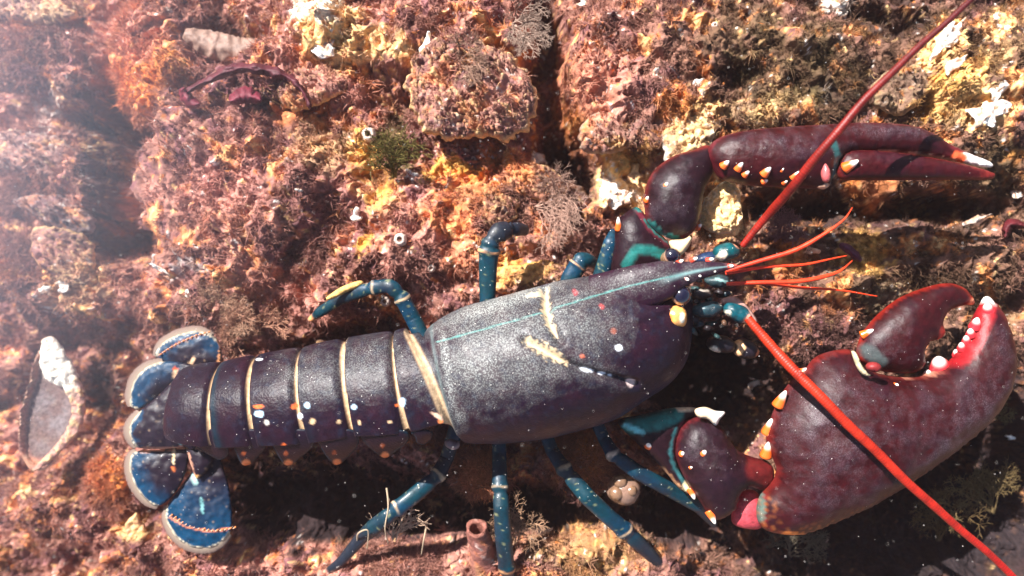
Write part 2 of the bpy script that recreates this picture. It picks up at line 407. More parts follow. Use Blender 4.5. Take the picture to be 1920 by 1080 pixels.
def coating(v, hz=None, seed=0):
    """colour of the growth on the reef at each point: a patchwork of algae, sponge, bare shell, with shade painted in"""
    x, y = v[:, 0] + 0.7 * v[:, 2], v[:, 1] - 0.6 * v[:, 2]; px, py = proj(v)
    n1 = fbm(x * 0.9, y * 0.9, 4, 101); n2 = fbm(x * 2.6, y * 2.6, 4, 131); n3 = fbm(x * 7, y * 7, 4, 151); n4 = fbm(x * 4 + 7, y * 4, 5, 171, g=.65)
    c = np.tile(np.array(BROWN), (len(x), 1))
    c = mixc(c, PINK, sm(0.05, 0.5, n1 + 0.3 * n3) * 0.6)
    c = mixc(c, PURP, sm(0.05, 0.35, n2 + 0.3 * n3 - 0.3 * n1) * 0.75)
    c = mixc(c, (.085, .055, .03), sm(1020, 1500, px + 250 * n1) * 0.72 * sm(-.6, .1, n1 + .3 * n2))  # olive growth and weaker light at the right, both put into the colour
    k_ = fbm(x * 1.6 + 5, y * 1.6, 4, 211) + 0.25 * n3
    c = mixc(c, ORANGE, sm(0.18, 0.42, k_) * 0.65); c = mixc(c, CREAM, sm(0.4, 0.6, k_ + .25 * n4) * .8)
    wx = px + 38 * fbm(x * 1.4, y * 1.4, 4, 301, g=.65); wy = py + 38 * fbm(x * 1.4, y * 1.4, 4, 331, g=.65)
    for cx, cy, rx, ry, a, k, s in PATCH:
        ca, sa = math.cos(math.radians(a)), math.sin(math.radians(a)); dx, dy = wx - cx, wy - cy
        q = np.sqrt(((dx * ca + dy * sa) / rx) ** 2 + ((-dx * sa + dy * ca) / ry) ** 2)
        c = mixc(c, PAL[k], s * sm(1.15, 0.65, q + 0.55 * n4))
    lit = sm(.03, .09, c.mean(1))
    f1, f2, cid = worley(x * 5.5 + 0.3 * n2, y * 5.5 + 0.3 * n3, 44)
    c = mixc(c, CREAM, sm(0.30, 0.16, f1) * (cid > 0.83) * 0.9 * lit)
    f1, f2, cid = worley(x * 9 + 0.5 * n2, y * 9 + 0.5 * n3, 47)
    c = mixc(c, WHITE, sm(0.28, 0.18, f1) * (cid > 0.93) * 0.9 * lit)
    c = mixc(c, ORANGE, sm(0.34, 0.2, f1) * (cid < 0.07) * 0.8 * lit)
    c = mixc(c, (.62, .26, .09), sm(.5, .75, c[:, 0]) * sm(.0, .35, fbm(x * 8 + 3, y * 8, 4, 511)) * .75)
    m = (1 + 0.28 * n3 + 0.18 * fbm(x * 19, y * 19, 3, 401)) * (1 + .3 * n1)
    return np.clip(c * np.clip(m, 0.3, 1.9)[:, None], 0.01, 0.9)

def axis(lo, hi, a, b, st):
    inner = np.arange(a, b, st); g = st; l = []; q = a
    while q > lo: g *= 1.07; q -= g; l.append(q)
    g = st; r = []; q = inner[-1]
    while q < hi: g *= 1.07; q += g; r.append(q)
    return np.r_[l[::-1], inner, r]
ax = axis(-45, 64, -1.6, 20.6, 0.026); ay = axis(-55, 44, -12.2, 1.4, 0.026)
X, Y = np.meshgrid(ax, ay); x, y = X.ravel(), Y.ravel()
z = relief(x, y) + rough_relief(x, y)
tv = np.stack([x + 0.05 * fbm(x * 6, y * 6, 2, 61), y + 0.05 * fbm(x * 6, y * 6, 2, 62), z], -1)
nx, ny = len(ax), len(ay)
i = np.arange(ny - 1)[:, None] * nx + np.arange(nx - 1)[None]
TF = np.stack([i, i + 1, i + nx + 1, i + nx], -1).reshape(-1, 4)
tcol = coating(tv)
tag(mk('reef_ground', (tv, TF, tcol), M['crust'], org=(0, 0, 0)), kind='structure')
def ground_z(px, py):
    """height of the reef where it is seen at (px, py)"""
    zz = 0.0
    for _ in range(6):
        q = P(px, py, zz); zz = float(relief(np.array([q[0]]), np.array([q[1]]))[0] + rough_relief(np.array([q[0]]), np.array([q[1]]))[0])
    return zz
dx = np.gradient(z.reshape(ny, nx), ax, axis=1).ravel(); dy = np.gradient(z.reshape(ny, nx), ay, axis=0).ravel()
tn = np.stack([-dx, -dy, np.ones_like(dx)], -1); tn /= np.linalg.norm(tn, axis=1)[:, None]
FUZZ = []     # (points, normals, colours) that may carry algae threads
tpx, tpy = proj(tv)
inv = (tpx > -80) & (tpx < 2000) & (tpy > -80) & (tpy < 1160)
FUZZ.append((tv[inv], tn[inv], tcol[inv]))

# ------------------------------------------------------------------ boulders
def boulder(px, py, r, zt, label, group='boulders of the reef', sx=1, sy=1, tint=None, seed=0):
    n1, n2 = 150, 220
    th = np.linspace(0.02, np.pi * 0.75, n1)[:, None]; ph = (np.arange(n2) / n2 * 2 * np.pi)[None]
    d = np.stack([np.sin(th) * np.cos(ph), np.sin(th) * np.sin(ph), np.cos(th) + 0 * ph], -1).reshape(-1, 3)
    big = fbm3(d, 1.3, 3, seed) * 0.24 + fbm3(d, 3.2, 4, seed + 9) * 0.12
    g = 1 + big + (0.5 - np.abs(fbm3(d, 6, 3, seed + 4))) * 0.07
    e = np.sign(d) * np.abs(d) ** 0.85
    v = e * g[:, None] * np.array([r * sx, r * sy, r * 0.62]) / 100
    c0 = P(px, py, zt - r * 0.5 / 100)
    v = v + c0
    v[:, 2] += fbm(v[:, 0] * 9, v[:, 1] * 9, 3, seed) * 0.06 + (ridged(v[:, 0] * 1.7, v[:, 1] * 1.7, 3, seed) - .5) * 0.16
    j = np.arange(n2)[None]; i = np.arange(n1 - 1)[:, None] * n2; j2 = (j + 1) % n2
    F = np.stack([i + j, i + n2 + j, i + n2 + j2, i + j2], -1).reshape(-1, 4)
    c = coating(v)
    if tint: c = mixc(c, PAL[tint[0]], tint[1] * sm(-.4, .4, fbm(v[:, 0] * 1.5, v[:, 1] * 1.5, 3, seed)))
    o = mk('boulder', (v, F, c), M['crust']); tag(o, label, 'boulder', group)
    FUZZ.append((v[d[:, 2] > 0], d[d[:, 2] > 0], c[d[:, 2] > 0]))
    return o
boulder(455, 345, 165, 0.55, 'brown fuzzy boulder in the upper left third, largest of the reef, under the red seaweed', sy=1.05, seed=1)
boulder(640, 440, 110, 0.2, 'pink brown boulder above the bent rear leg of the lobster', sx=1.2, seed=2, tint=('k', .5))
boulder(1210, 120, 130, 0.5, 'brown boulder right of the long dark cleft at the top', sy=1.2, seed=3, tint=('b', .6))
boulder(1490, 130, 140, 0.3, 'olive brown boulder above the upper claw', sx=1.1, seed=4, tint=('v', .5))
boulder(95, 330, 95, -1.0, 'grey brown boulder at the left edge beside the left cleft', sx=1.2, seed=5, tint=('b', .5))
boulder(60, 500, 80, -0.9, 'dull mauve boulder at the left edge below the left cleft', sx=1.3, seed=6)
boulder(890, 410, 110, 0.0, 'orange speckled boulder behind the upright leg', sx=1.2, seed=7, tint=('o', .35))
boulder(70, 90, 90, -1.0, 'hazy boulder in the upper left corner', seed=8, tint=('b', .4))
boulder(1110, 1055, 110, 0.1, 'golden brown boulder at the bottom edge between the front walking legs', sx=1.3, sy=.6, seed=9, tint=('g', .35))
boulder(730, 1075, 95, 0.1, 'brown tufted boulder at the bottom edge under the rearmost lower leg', sx=1.2, sy=.6, seed=10, tint=('b', .7))
boulder(905, 885, 48, 0.2, 'small orange boulder right under the rear rim of the carapace', sy=.8, seed=11, tint=('o', .5))
boulder(1075, 870, 55, 0.2, 'small orange boulder between two lower walking legs', seed=12, tint=('o', .5))
boulder(1820, 150, 120, 0.4, 'yellowish boulder in the upper right beyond the claw tip', sy=1.2, seed=13, tint=('g', .2))
boulder(280, 110, 75, -0.5, 'red orange boulder right of the upper left corner', sx=.8, sy=1.5, seed=14, tint=('o', .5))
boulder(1530, 590, 95, 0.2, 'plum brown boulder between the antennules and the crusher claw', sy=1.0, seed=15, tint=('p', .6))
boulder(230, 900, 70, -0.9, 'orange stained boulder left of the tail fan', sx=.8, seed=16, tint=('o', .4))
boulder(1890, 985, 70, -1.3, 'dark weedy boulder in the lower right corner', sy=1.3, seed=17, tint=('d', .8))  # 'd' tint paints the shade of the corner onto the boulder
boulder(1760, 490, 95, 0.0, 'mottled boulder in the gap between the two claws', sx=1.3, sy=.6, seed=18, tint=('v', .3))

boulder(1348, 398, 42, 1.35, 'cream crusted boulder in the bend of the upper claw arm', seed=19, tint=('c', .9))

# ------------------------------------------------------------------ oyster shells
def oyster(outline, z, T, label, base=BROWN, rimc=CREAM, rings=7, hollow=False, tilt=(0, 0), sp=4, name='oyster_shell', cat='oyster shell', seed=0, frill=0.05, group='oyster shells grown on the reef', cov=.8):
    ol = crom(outline, 5, True); wv = fbm(ol[:, 0] / 26, ol[:, 1] / 26, 4, seed + 60, g=.7); cc_ = ol.mean(0); ol = cc_ + (ol - cc_) * (1 + (.06 if hollow else .16) * wv)[:, None]
    p = pillow(ol, z, T, sp, tilt, under=0.3)
    x, y, u = p['v'][:, 0], p['v'][:, 1], p['u']
    w = u + 0.25 * fbm(x * 1.6, y * 1.6, 3, seed) + .06 * fbm(x * 7, y * 7, 2, seed)
    saw = (w * rings) % 1.0
    if hollow: p['v'][:, 2] -= np.where(p['top'], 2.3 * T / 100 * u ** 0.6 * sm(0.08, 0.3, u), 0)
    else: p['v'][:, 2] += np.where(p['top'], 1.5 * frill * saw ** 2 * 2 * sm(0, .1, u) * (.4 + .6 * sm(-.3, .3, fbm(x * 2, y * 2, 2, seed + 2))) + 0.05 * fbm(x * 9, y * 9, 3, seed) + .16 * sm(0, .2, u) * (ridged(x * 1.6, y * 1.6, 4, seed) - .5), 0)
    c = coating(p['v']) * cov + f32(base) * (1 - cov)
    c = mixc(c, rimc, sm(0.82, 0.98, saw + 0.15 * fbm(x * 8, y * 8, 2, 3)) * 0.5)
    c = mixc(c, rimc, sm(0.10, 0.0, u + .05 * fbm(x * 5, y * 5, 3, seed)) * 0.9)
    if hollow: c = mixc(c, (0.12, 0.10, 0.10), sm(0.2, 0.42, u + .1 * fbm(x * 3, y * 3, 3, 9)) * .8); c = mixc(c, (.3, .27, .28), sm(.3, .9, u) * sm(-.2, .3, fbm(x * 2, y * 2, 4, 19)) * .6); c = mixc(c, (.92, .84, .72), sm(.55, .25, np.hypot((p['x'] - 92) / 40, (p['y'] - 690) / 50) + .15 * fbm(x * 4, y * 4, 3, 2)))  # cavity shadow put into the hollow's colour, then grey mottling and white top
    o = mk(name, (p['v'], p['f'], c), M['oyster']); tag(o, label, cat, group)
    if hollow:
        l_ = pillow([(78, 642), (100, 632), (128, 668), (150, 712), (160, 760), (150, 806), (120, 842), (86, 872), (58, 884), (84, 856), (112, 824), (131, 790), (133, 758), (118, 728), (92, 716), (76, 690)], z + .12, 17, 3)
        k_ = fbm(l_['x'] / 14, l_['y'] / 14, 4, 5); l_['v'][:, 2] += .09 * k_; lc = mixc(np.tile((.62, .32, .25), (len(k_), 1)), CREAM, sm(-.1, .3, k_) * .7)
        lc = mixc(lc, (.95, .87, .72), sm(75, 35, np.hypot(l_['x'] - 95, (l_['y'] - 690) * .9) + 15 * k_)); mk('lip', (l_['v'], l_['f'], lc), M['oyster'], o)
    if not hollow:
        t = p['top'] & (u > .02); FUZZ.append((p['v'][t], np.tile([0, 0, 1.0], (t.sum(), 1)), c[t] * .9))
    return o
def blob(cx, cy, rx, ry, rot=0, n=11, j=0.12, seed=0):
    r = np.random.default_rng(seed); a = np.linspace(0, 2 * np.pi, n, endpoint=False); q = 1 + r.uniform(-j, j, n)
    X_, Y_ = rx * np.cos(a) * q, ry * np.sin(a) * q; t = math.radians(rot)
    return np.stack([cx + X_ * math.cos(t) - Y_ * math.sin(t), cy + X_ * math.sin(t) + Y_ * math.cos(t)], -1)
oyster(crom([(770, 110), (800, 80), (870, 72), (940, 95), (985, 130), (1003, 175), (1000, 215), (985, 250), (950, 262), (900, 258), (850, 262), (805, 250), (775, 210), (760, 160)], 12, True),
       0.7, 48, 'big round oyster shell crusted with brown algae left of the long dark cleft', rings=8, seed=3, frill=.07)
oyster([(82, 648), (108, 650), (132, 690), (146, 745), (142, 800), (118, 845), (84, 880), (52, 872), (36, 830), (40, 770), (56, 715), (66, 675)], -0.75, 34,
       'empty upturned oyster shell with grey hollow and white lip, left of the tail fan', base=PINK, rimc=(0.9, 0.62, 0.42), rings=5, hollow=True, seed=4, cov=.35)
oyster([(1240, 190), (1290, 170), (1350, 195), (1345, 250), (1310, 300), (1265, 330), (1245, 290), (1235, 240)], 0.5, 26, 'ribbed cream and orange oyster shell above the upper claw wrist', base=CREAM, rimc=WHITE, rings=10, seed=5, tilt=(0, .2), cov=.55)
oyster([(1090, 235), (1140, 205), (1215, 200), (1235, 235), (1200, 270), (1130, 290), (1085, 275)], 0.4, 22, 'grey brown leafy oyster shell right of the long dark cleft, above the white crusted patch', rings=9, seed=6, rimc=(.45, .33, .24), frill=.08)
oyster([(1345, 345), (1375, 340), (1388, 372), (1390, 410), (1368, 438), (1330, 432), (1312, 415), (1318, 380)], 1.45, 14, 'pale cream shell plate showing through the bend of the upper claw arm', base=CREAM, rimc=(.9, .8, .6), rings=4, seed=7, cov=.15)
oyster(blob(1440, 205, 75, 32, -10, seed=9), 0.35, 22, 'sandy oyster shell lying just above the upper claw palm', base=CREAM, rings=6, seed=8)
oyster(blob(60, 290, 85, 42, 12, seed=10), -0.9, 22, 'layered grey oyster shell at the left edge above the mauve boulder', base=(.3, .22, .2), rings=9, seed=9, rimc=(.5, .38, .32))
oyster(blob(110, 400, 80, 30, 20, seed=11), -0.9, 20, 'dark folded oyster shell below the left cleft', base=(.14, .1, .11), rings=9, seed=10, rimc=(.4, .33, .32))
oyster(blob(120, 480, 75, 48, 35, seed=12), -0.6, 20, 'pinkish oyster shell with an orange lip at the left above the fuzzy bank', base=PINK, rings=6, seed=11)
oyster(blob(880, 395, 90, 42, -8, seed=13), 0.3, 20, 'reddish oyster shell behind the bent rear leg and the upright leg', base=(.42, .15, .09), rings=5, seed=12)
oyster(blob(360, 520, 80, 30, 25, seed=14), -0.3, 18, 'fan shaped oyster shell with pale ribs above the tail fan', base=PINK, rimc=WHITE, rings=10, seed=13)
oyster(blob(1000, 340, 60, 34, 20, seed=15), 0.25, 18, 'small orange edged oyster shell at the foot of the long dark cleft', base=ORANGE, rings=6, seed=14)
oyster(blob(990, 520, 85, 30, -5, seed=16), 0.35, 18, 'golden brown oyster shell behind the carapace, between upright leg and next leg', base=(.5, .26, .1), rimc=GOLD, rings=6, seed=15)
oyster(blob(1060, 375, 45, 40, 0, seed=17), -0.4, 18, 'dark striped oyster shell deep in the cleft above the thread weed', base=DARK, rimc=(.3, .2, .15), rings=10, seed=16)
oyster(blob(590, 160, 70, 40, -20, seed=18), 0.5, 20, 'rosy oyster shell between the cream patch and the round oyster shell', base=PINK, rings=6, seed=17)
oyster(blob(1640, 560, 90, 34, 8, seed=19), 0.1, 18, 'olive brown oyster shell right of the antennule tips', base=(.2, .13, .06), rings=7, seed=18, rimc=(.4, .3, .16))
oyster(blob(1690, 170, 60, 42, -30, seed=20), 0.5, 20, 'olive oyster shell crossed by the upper antenna', base=(.2, .14, .07), rings=7, seed=19, rimc=(.5, .36, .2))
oyster(blob(60, 20, 80, 30, 5, seed=21), -1.0, 18, 'pale oyster shell in the upper left corner', base=(.45, .33, .25), rings=7, seed=20)

# small bare white shells
def chip(px, py, rx, ry, rot, label, c=WHITE, z=None, seed=0):
    r = np.random.default_rng(seed + 500); z = ground_z(px, py) + 0.10 if z is None else z
    p = pillow(blob(px, py, rx, ry, rot, 13, 0.42, seed + 70), z - .04, min(rx, ry) * 0.3, 2.5, (r.uniform(-.3, .3), r.uniform(-.3, .3)))
    p['v'][:, 2] += 0.10 * fbm(p['v'][:, 0] * 7, p['v'][:, 1] * 7, 4, seed)
    k = fbm(p['v'][:, 0] * 5, p['v'][:, 1] * 5, 3, seed)
    tag(mk('shell_fragment', (p['v'], p['f'], mixc(np.tile(f32(c), (len(k), 1)), (.5, .25, .13), sm(-.15, .3, k + .5 * fbm(p['v'][:, 0] * 14, p['v'][:, 1] * 14, 2, seed)) * .8)), M['nacre']), label, 'shell fragment', 'bare white shell fragments')
for k, a in enumerate([
 (240, 222, 17, 40, 25, 'largest white shell fragment below the red orange boulder, upper left'), (72, 112, 14, 34, 25, 'long white shell fragment near the upper left corner'),
 (796, 88, 9, 22, 20, 'bluish white shell fragment above the round oyster shell'), (772, 330, 14, 12, 0, 'white star shaped shell fragment in the middle of the reef'),
 (1000, 295, 22, 11, 25, 'white shell fragment at the foot of the long dark cleft'), (612, 90, 22, 16, 0, 'broad white shell fragment at the top left of centre'),
 (560, 355, 7, 5, 0, 'tiny white shell fragment on the largest boulder'), (668, 405, 10, 14, 10, 'white shell fragment above the gold sponge strip'),
 (1148, 368, 30, 20, 0, 'bright yellowish white shell fragment left of the upper wrist'), (1190, 330, 14, 24, 0, 'upright cream shell fragment left of the upper wrist', CREAM),
 (1775, 75, 15, 46, 38, 'long white shell fragment crossed by the upper antenna'), (1790, 120, 12, 24, 50, 'pinkish white shell fragment under the upper antenna', (.85, .6, .5)),
 (1850, 212, 34, 22, -20, 'largest bright white shell fragment beyond the claw tip, upper right'), (1872, 170, 12, 26, 30, 'narrow white shell fragment in the upper right'),
 (1876, 38, 22, 16, 30, 'white shell fragment in the upper right corner'), (1562, 8, 26, 9, 10, 'yellowish white shell fragment cut by the top edge'),
 (1100, 4, 16, 9, 0, 'pale shell fragment at the top edge right of the dark cleft'), (1830, 412, 30, 6, -22, 'thin grey white shell fragment below the upper claw tip', (.55, .5, .46)),
 (1905, 362, 14, 9, 0, 'pale shell fragment at the right edge below the upper claw tip'), (1415, 722, 12, 9, 0, 'small pale shell fragment in the dark gap beside the crusher claw'),
 (1308, 160, 8, 18, 25, 'silver shell fragment left of the olive boulder'), (1228, 140, 5, 17, 15, 'thin silver shell fragment on the brown boulder'),
 (575, 185, 5, 16, -20, 'thin white shell fragment on the right tip of the red seaweed'), (120, 535, 12, 16, 30, 'white shell fragment at the left above the empty upturned shell'),
 (85, 545, 12, 9, 0, 'whitish shell fragment left of centre of the left bank'),
 (300, 505, 20, 5, 25, 'pale ribbed shell fragment above the tail fan'), (1895, 820, 8, 5, 0, 'tiny pale shell fragment at the right edge below the crusher claw'),
 (352, 552, 10, 8, 0, 'round pale shell fragment just above the tail fan'), (1520, 470, 14, 10, 0, 'orange white shell fragment between two antennules', (.9, .5, .3)),
 (255, 995, 22, 26, 0, 'cream shell fragment under the lower tail fan lobes', CREAM), (55, 925, 16, 12, 0, 'pale cream shell fragment in the lower left', CREAM)]):
    chip(a[0], a[1], a[2], a[3], a[4], a[5], *(a[6:8]), seed=k)

# barnacles: little volcano rings
def barnacle(px, py, r, label):
    z = ground_z(px, py) + 0.12
    prof = [(1.0, -0.6), (0.95, -0.1), (0.75, 0.45), (0.55, 0.62), (0.34, 0.5), (0.26, 0.1), (0.1, 0.0)]
    n = 36; a = np.arange(n) / n * 2 * np.pi; c0 = P(px, py, z); V = []; C = []
    for q, h in prof:
        rr = r / 100 * q * (1 + 0.10 * fbm(np.cos(a) * 1.7 + px, np.sin(a) * 1.7 + py, 2, 5)); V.append(np.stack([c0[0] + rr * np.cos(a), c0[1] + rr * np.sin(a), c0[2] + 0 * a + h * r / 100], -1))
        C.append(np.tile((.62, .5, .42) if q > .4 else (0.2, .13, .1), (n, 1)))
    V = np.concatenate(V); i = np.arange(len(prof) - 1)[:, None] * n; j = np.arange(n)[None]; j2 = (j + 1) % n
    tag(mk('barnacle', (V, np.stack([i + j, i + j2, i + n + j2, i + n + j], -1).reshape(-1, 4), np.concatenate(C)), M['nacre']), label, 'barnacle', 'barnacles on the reef')
for a in [(750, 449, 12, 'white barnacle right of the gold sponge strip, above the bent leg'), (808, 503, 8, 'small white barnacle between the bent leg and the upright leg'),
          (691, 252, 14, 'largest white barnacle, beside the olive weed strip'), (722, 565, 10, 'pinkish barnacle under the bend of the rear leg'), (1340, 47, 6, 'lone dull barnacle near the top edge')]:
    barnacle(*a)

# ------------------------------------------------------------------ seaweed
def frond(pts, w, label, c=(0.22, 0.03, 0.05), z=0.9, name='red_seaweed_blade', cat='seaweed', seed=0, group=None, ruf=0.10, fr=.5):
    p = crom(pts, 4); n = len(p); t = np.gradient(p, axis=0); t /= np.linalg.norm(t, axis=1)[:, None]; nr = np.stack([-t[:, 1], t[:, 0]], -1)
    m = 13; s = np.linspace(0, 1, n); q = np.linspace(-1, 1, m); ww = w * np.sin(np.pi * np.clip(s * .94 + .04, 0, 1)) ** 0.5
    ed = 1 + fr * fbm(s * 16, 0 * s + 3, 4, seed, g=.7)
    XY = p[:, None] + nr[:, None] * (q[None, :, None] * (ww * ed)[:, None, None])
    Z = z + ruf * np.abs(q)[None] * np.sin(s * 40 + seed)[:, None] + 0.16 * (1 - q[None] ** 2) + .05 * fbm(XY[..., 0] / 12, XY[..., 1] / 12, 3, seed)
    top = P(XY[..., 0].ravel(), XY[..., 1].ravel(), Z.ravel()); bot = top - [0, 0, 0.03]
    i = np.arange(n - 1)[:, None] * m + np.arange(m - 1)[None]; F = np.stack([i, i + m, i + m + 1, i + 1], -1).reshape(-1, 4)
    per = np.concatenate([np.arange(m), np.arange(1, n) * m + m - 1, (n - 1) * m + np.arange(m - 2, -1, -1), np.arange(n - 2, 0, -1) * m]); pn = np.roll(per, -1); N0 = len(top)
    F = np.concatenate([F, F[:, ::-1] + N0, np.stack([per, pn, pn + N0, per + N0], -1)])
    col = f32(c) * (1 + .4 * fbm(top[:, 0] * 4, top[:, 1] * 4, 3, seed))[:, None]
    tag(mk(name, (np.concatenate([top, bot]), F, np.concatenate([col, col])), M['weed']), label, cat, group)
def branching(px, py, z, ang, ln, label, c, n=5, depth=4, w=1.6, spread=0.6, seed=0, rise=.25, group='branching thread weeds'):
    r = random.Random(seed); lots = []
    def grow(x, y, z, a, l, w, d):
        k = 6; pts = [(x, y, z)]
        for _ in range(k):
            a += r.uniform(-.28, .28); x += math.cos(a) * l / k; y -= math.sin(a) * l / k; z += r.uniform(-.02, rise) * l / 100
            pts.append((x, y, z))
            if d > 0 and r.random() < 0.32: grow(x, y, z, a + r.choice((-1, 1)) * r.uniform(.4, .4 + spread), l * r.uniform(.45, .75), w * .75, d - 1)
        p = crom(pts, 3); v, f, s, _ = loft(P(p[:, 0], p[:, 1], p[:, 2]), (w * (1 - .6 * np.linspace(0, 1, len(p)))) / 100, 5)
        cc = f32(c) * r.uniform(.7, 1.3); lots.append((v, f, np.tile(cc, (len(v), 1))))
        if d > 0:
            for sg in (-1, 1): grow(x, y, z, a + sg * r.uniform(.25, .3 + spread), l * r.uniform(.5, .75), w * .7, d - 1)
    for q in range(n): grow(px + r.uniform(-4, 4), py + r.uniform(-4, 4), z, math.radians(ang) + r.uniform(-.8, .8), ln * r.uniform(.7, 1.1), w, depth)
    tag(mk('thread_weed', lots, M['fuzz']), label, 'seaweed', group)
frond([(350, 170), (400, 145), (440, 128), (490, 130), (540, 145), (570, 175), (582, 205)], 10, 'arched wine red seaweed blade on top of the largest boulder', z=0.68, seed=1, c=(.12, .025, .035), fr=.9, group='red seaweed blades')
frond([(430, 190), (460, 178), (490, 188)], 16, 'short purple red seaweed blade under the arched one', z=0.7, seed=2, group='red seaweed blades')
frond([(340, 165), (355, 190), (375, 195)], 12, 'small plum seaweed blade at the left end of the arched one', z=0.7, seed=4, group='red seaweed blades')
frond([(1575, 458), (1595, 470), (1615, 490)], 9, 'purple seaweed blade beside the antennule tips', c=(.13, .03, .07), z=0.55, seed=3, group='red seaweed blades')
frond([(1885, 445), (1895, 420), (1925, 425)], 10, 'crimson seaweed blade at the right edge between the claws', c=(.12, .015, .02), z=0.5, seed=6, group='red seaweed blades')
frond([(345, 62), (400, 84), (450, 92), (490, 80)], 26, 'brown translucent weed flap left of the top centre', c=(.35, .22, .17), z=-0.25, seed=5, name='brown_weed_flap', ruf=.04, fr=.15)
branching(740, 330, 0.55, 95, 46, 'olive green weed tuft beside the gold sponge strip', (.16, .13, .04), n=9, seed=27, depth=3)

branching(1000, 385, 0.2, -10, 45, 'pale brown branching weed hanging into the cleft above the upright leg', (.42, .26, .2), n=6, seed=1)
branching(1860, 960, -0.5, 110, 50, 'yellow brown branching weed in the lower right corner', (.16, .11, .05), n=6, seed=2, w=2.2)
branching(1760, 1010, -0.8, 80, 45, 'yellowish branching weed beside the lower antenna at the bottom right', (.14, .09, .04), n=5, seed=3, w=2)
branching(1850, 800, -0.9, 60, 40, 'sparse olive branching weed right of the crusher claw', (.18, .15, .07), n=3, seed=4, w=2)
branching(1480, 1040, -0.6, 60, 42, 'grey branching weed under the crusher claw wrist at the bottom edge', (.16, .13, .09), n=5, seed=5, w=1.8)
branching(740, 1010, 0.3, 90, 38, 'beige branching weed wound round the foot of the rearmost lower leg', (.55, .38, .27), n=8, seed=6, depth=2)
branching(965, 1020, 0.2, 95, 36, 'brown branching weed beside the straight lower leg', (.4, .24, .15), n=6, seed=7)
branching(400, 600, 0.0, 60, 34, 'tan branching weed behind the upper tail fan lobe', (.5, .3, .2), n=9, seed=8)
branching(470, 640, 0.1, 120, 36, 'rust branching weed above the second tail ring', (.5, .26, .17), n=8, seed=9)
branching(850, 120, 1.0, 20, 36, 'thin branching weed on the round oyster shell', (.3, .18, .13), n=5, seed=10)
branching(960, 45, 0.6, -5, 40, 'branching weed reaching across the top of the dark cleft', (.34, .24, .19), n=4, seed=11)
branching(1455, 450, 0.3, 80, 30, 'plum branching weed under the longest antennule', (.26, .13, .13), n=7, seed=12)
branching(1560, 690, 0.2, 120, 34, 'dark plum branching weed above the crusher claw joint', (.22, .11, .09), n=5, seed=13, group='branching thread weeds')
# loose single threads over the rearmost lower leg
for k, (pts, lab) in enumerate([([(725, 915, .9), (728, 950, 1.0), (722, 990, 1.0), (728, 1020, .7)], 'upright straw coloured thread over the rearmost lower leg'),
                                ([(670, 1015, .6), (672, 1000, .9), (690, 995, 1.0), (688, 1030, .7)], 'looped straw coloured thread left of the rearmost lower leg'),
                                ([(800, 985, .5), (795, 1010, .7), (790, 1040, .5)], 'slanting straw coloured thread right of the rearmost lower leg')]):
    p = crom(pts, 3); v, f, s, _ = loft(P(p[:, 0], p[:, 1], p[:, 2]), 0.018 * (1 - .5 * np.linspace(0, 1, len(p))), 6)
    tag(mk('weed_thread', (v, f, (.5, .38, .26)), M['fuzz']), lab, 'seaweed', 'loose weed threads')

# sea squirt and tube sponge
sq = thing('sea_squirt', tuple(P(1170, 918, 0.0)))
tag(sq, 'round translucent brown sea squirt with beads inside, in the shadow between lower legs', 'sea squirt')
p = pillow(blob(1170, 918, 33, 30, 0, 12, .05, 3), 0.5, 26, 4, under=1)
mk('tunic', (p['v'], p['f'], (.34, .2, .14)), M['jelly'], sq)
for bx, by, br in ((1163, 903, 13), (1156, 925, 14), (1183, 920, 12)):
    p = pillow(blob(bx, by, br, br, 0, 10, .04, 4), 0.68, br * .8, 3, under=1); mk('bead', (p['v'], p['f'], (.3, .17, .1)), M['jelly'], sq)
def sponge(pts, rad, label, c, wall=.7):
    p = crom(pts, 4); w = np.interp(np.linspace(0, 1, len(p)), np.linspace(0, 1, len(rad)), rad) / 100
    pp = P(p[:, 0], p[:, 1], p[:, 2]); v, f, s, t = loft(pp, w, 22, cap=False)
    d = v - np.repeat(pp, 22, 0); v = v + d * (0.4 * fbm3(v, 3.5, 4, 5))[:, None]
    vi = np.repeat(pp, 22, 0)[-22 * 9:] + d[-22 * 9:] * wall
    i = np.arange(8)[:, None] * 22 + np.arange(22)[None]; j = np.arange(8)[:, None] * 22 + (np.arange(22)[None] + 1) % 22
    Fi = np.stack([i, i + 22, j + 22, j], -1).reshape(-1, 4) + len(v)
    a = len(v) - 22 + np.arange(22); b = len(v) + 22 * 8 + np.arange(22)
    Fr = np.stack([a, np.roll(a, -1), np.roll(b, -1), b], -1)
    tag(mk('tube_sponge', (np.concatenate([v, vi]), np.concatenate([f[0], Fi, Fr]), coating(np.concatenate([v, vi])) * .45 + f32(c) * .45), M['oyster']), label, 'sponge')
sponge([(925, 1110, -.4), (915, 1060, 0), (898, 1020, .5), (894, 990, .8)], [38, 30, 20, 19], 'pinkish brown tube sponge at the bottom left of the straight lower leg', (.45, .15, .10))

# ------------------------------------------------------------------ LOBSTER
lob = thing('lobster', tuple(P(800, 760, -0.2)))
tag(lob, 'dark blue and plum lobster with cream banded tail and long red antennae', 'lobster')
SHELL = f32((0.012, 0.0055, 0.013)); PLUM = f32((0.026, 0.005, 0.011)); TEAL = f32((0.0, 0.028, 0.042)); BLUE = f32((0.0, 0.022, 0.052)); BAND = f32((0.60, 0.40, 0.23)); GREEN = f32((0.015, 0.15, 0.135))

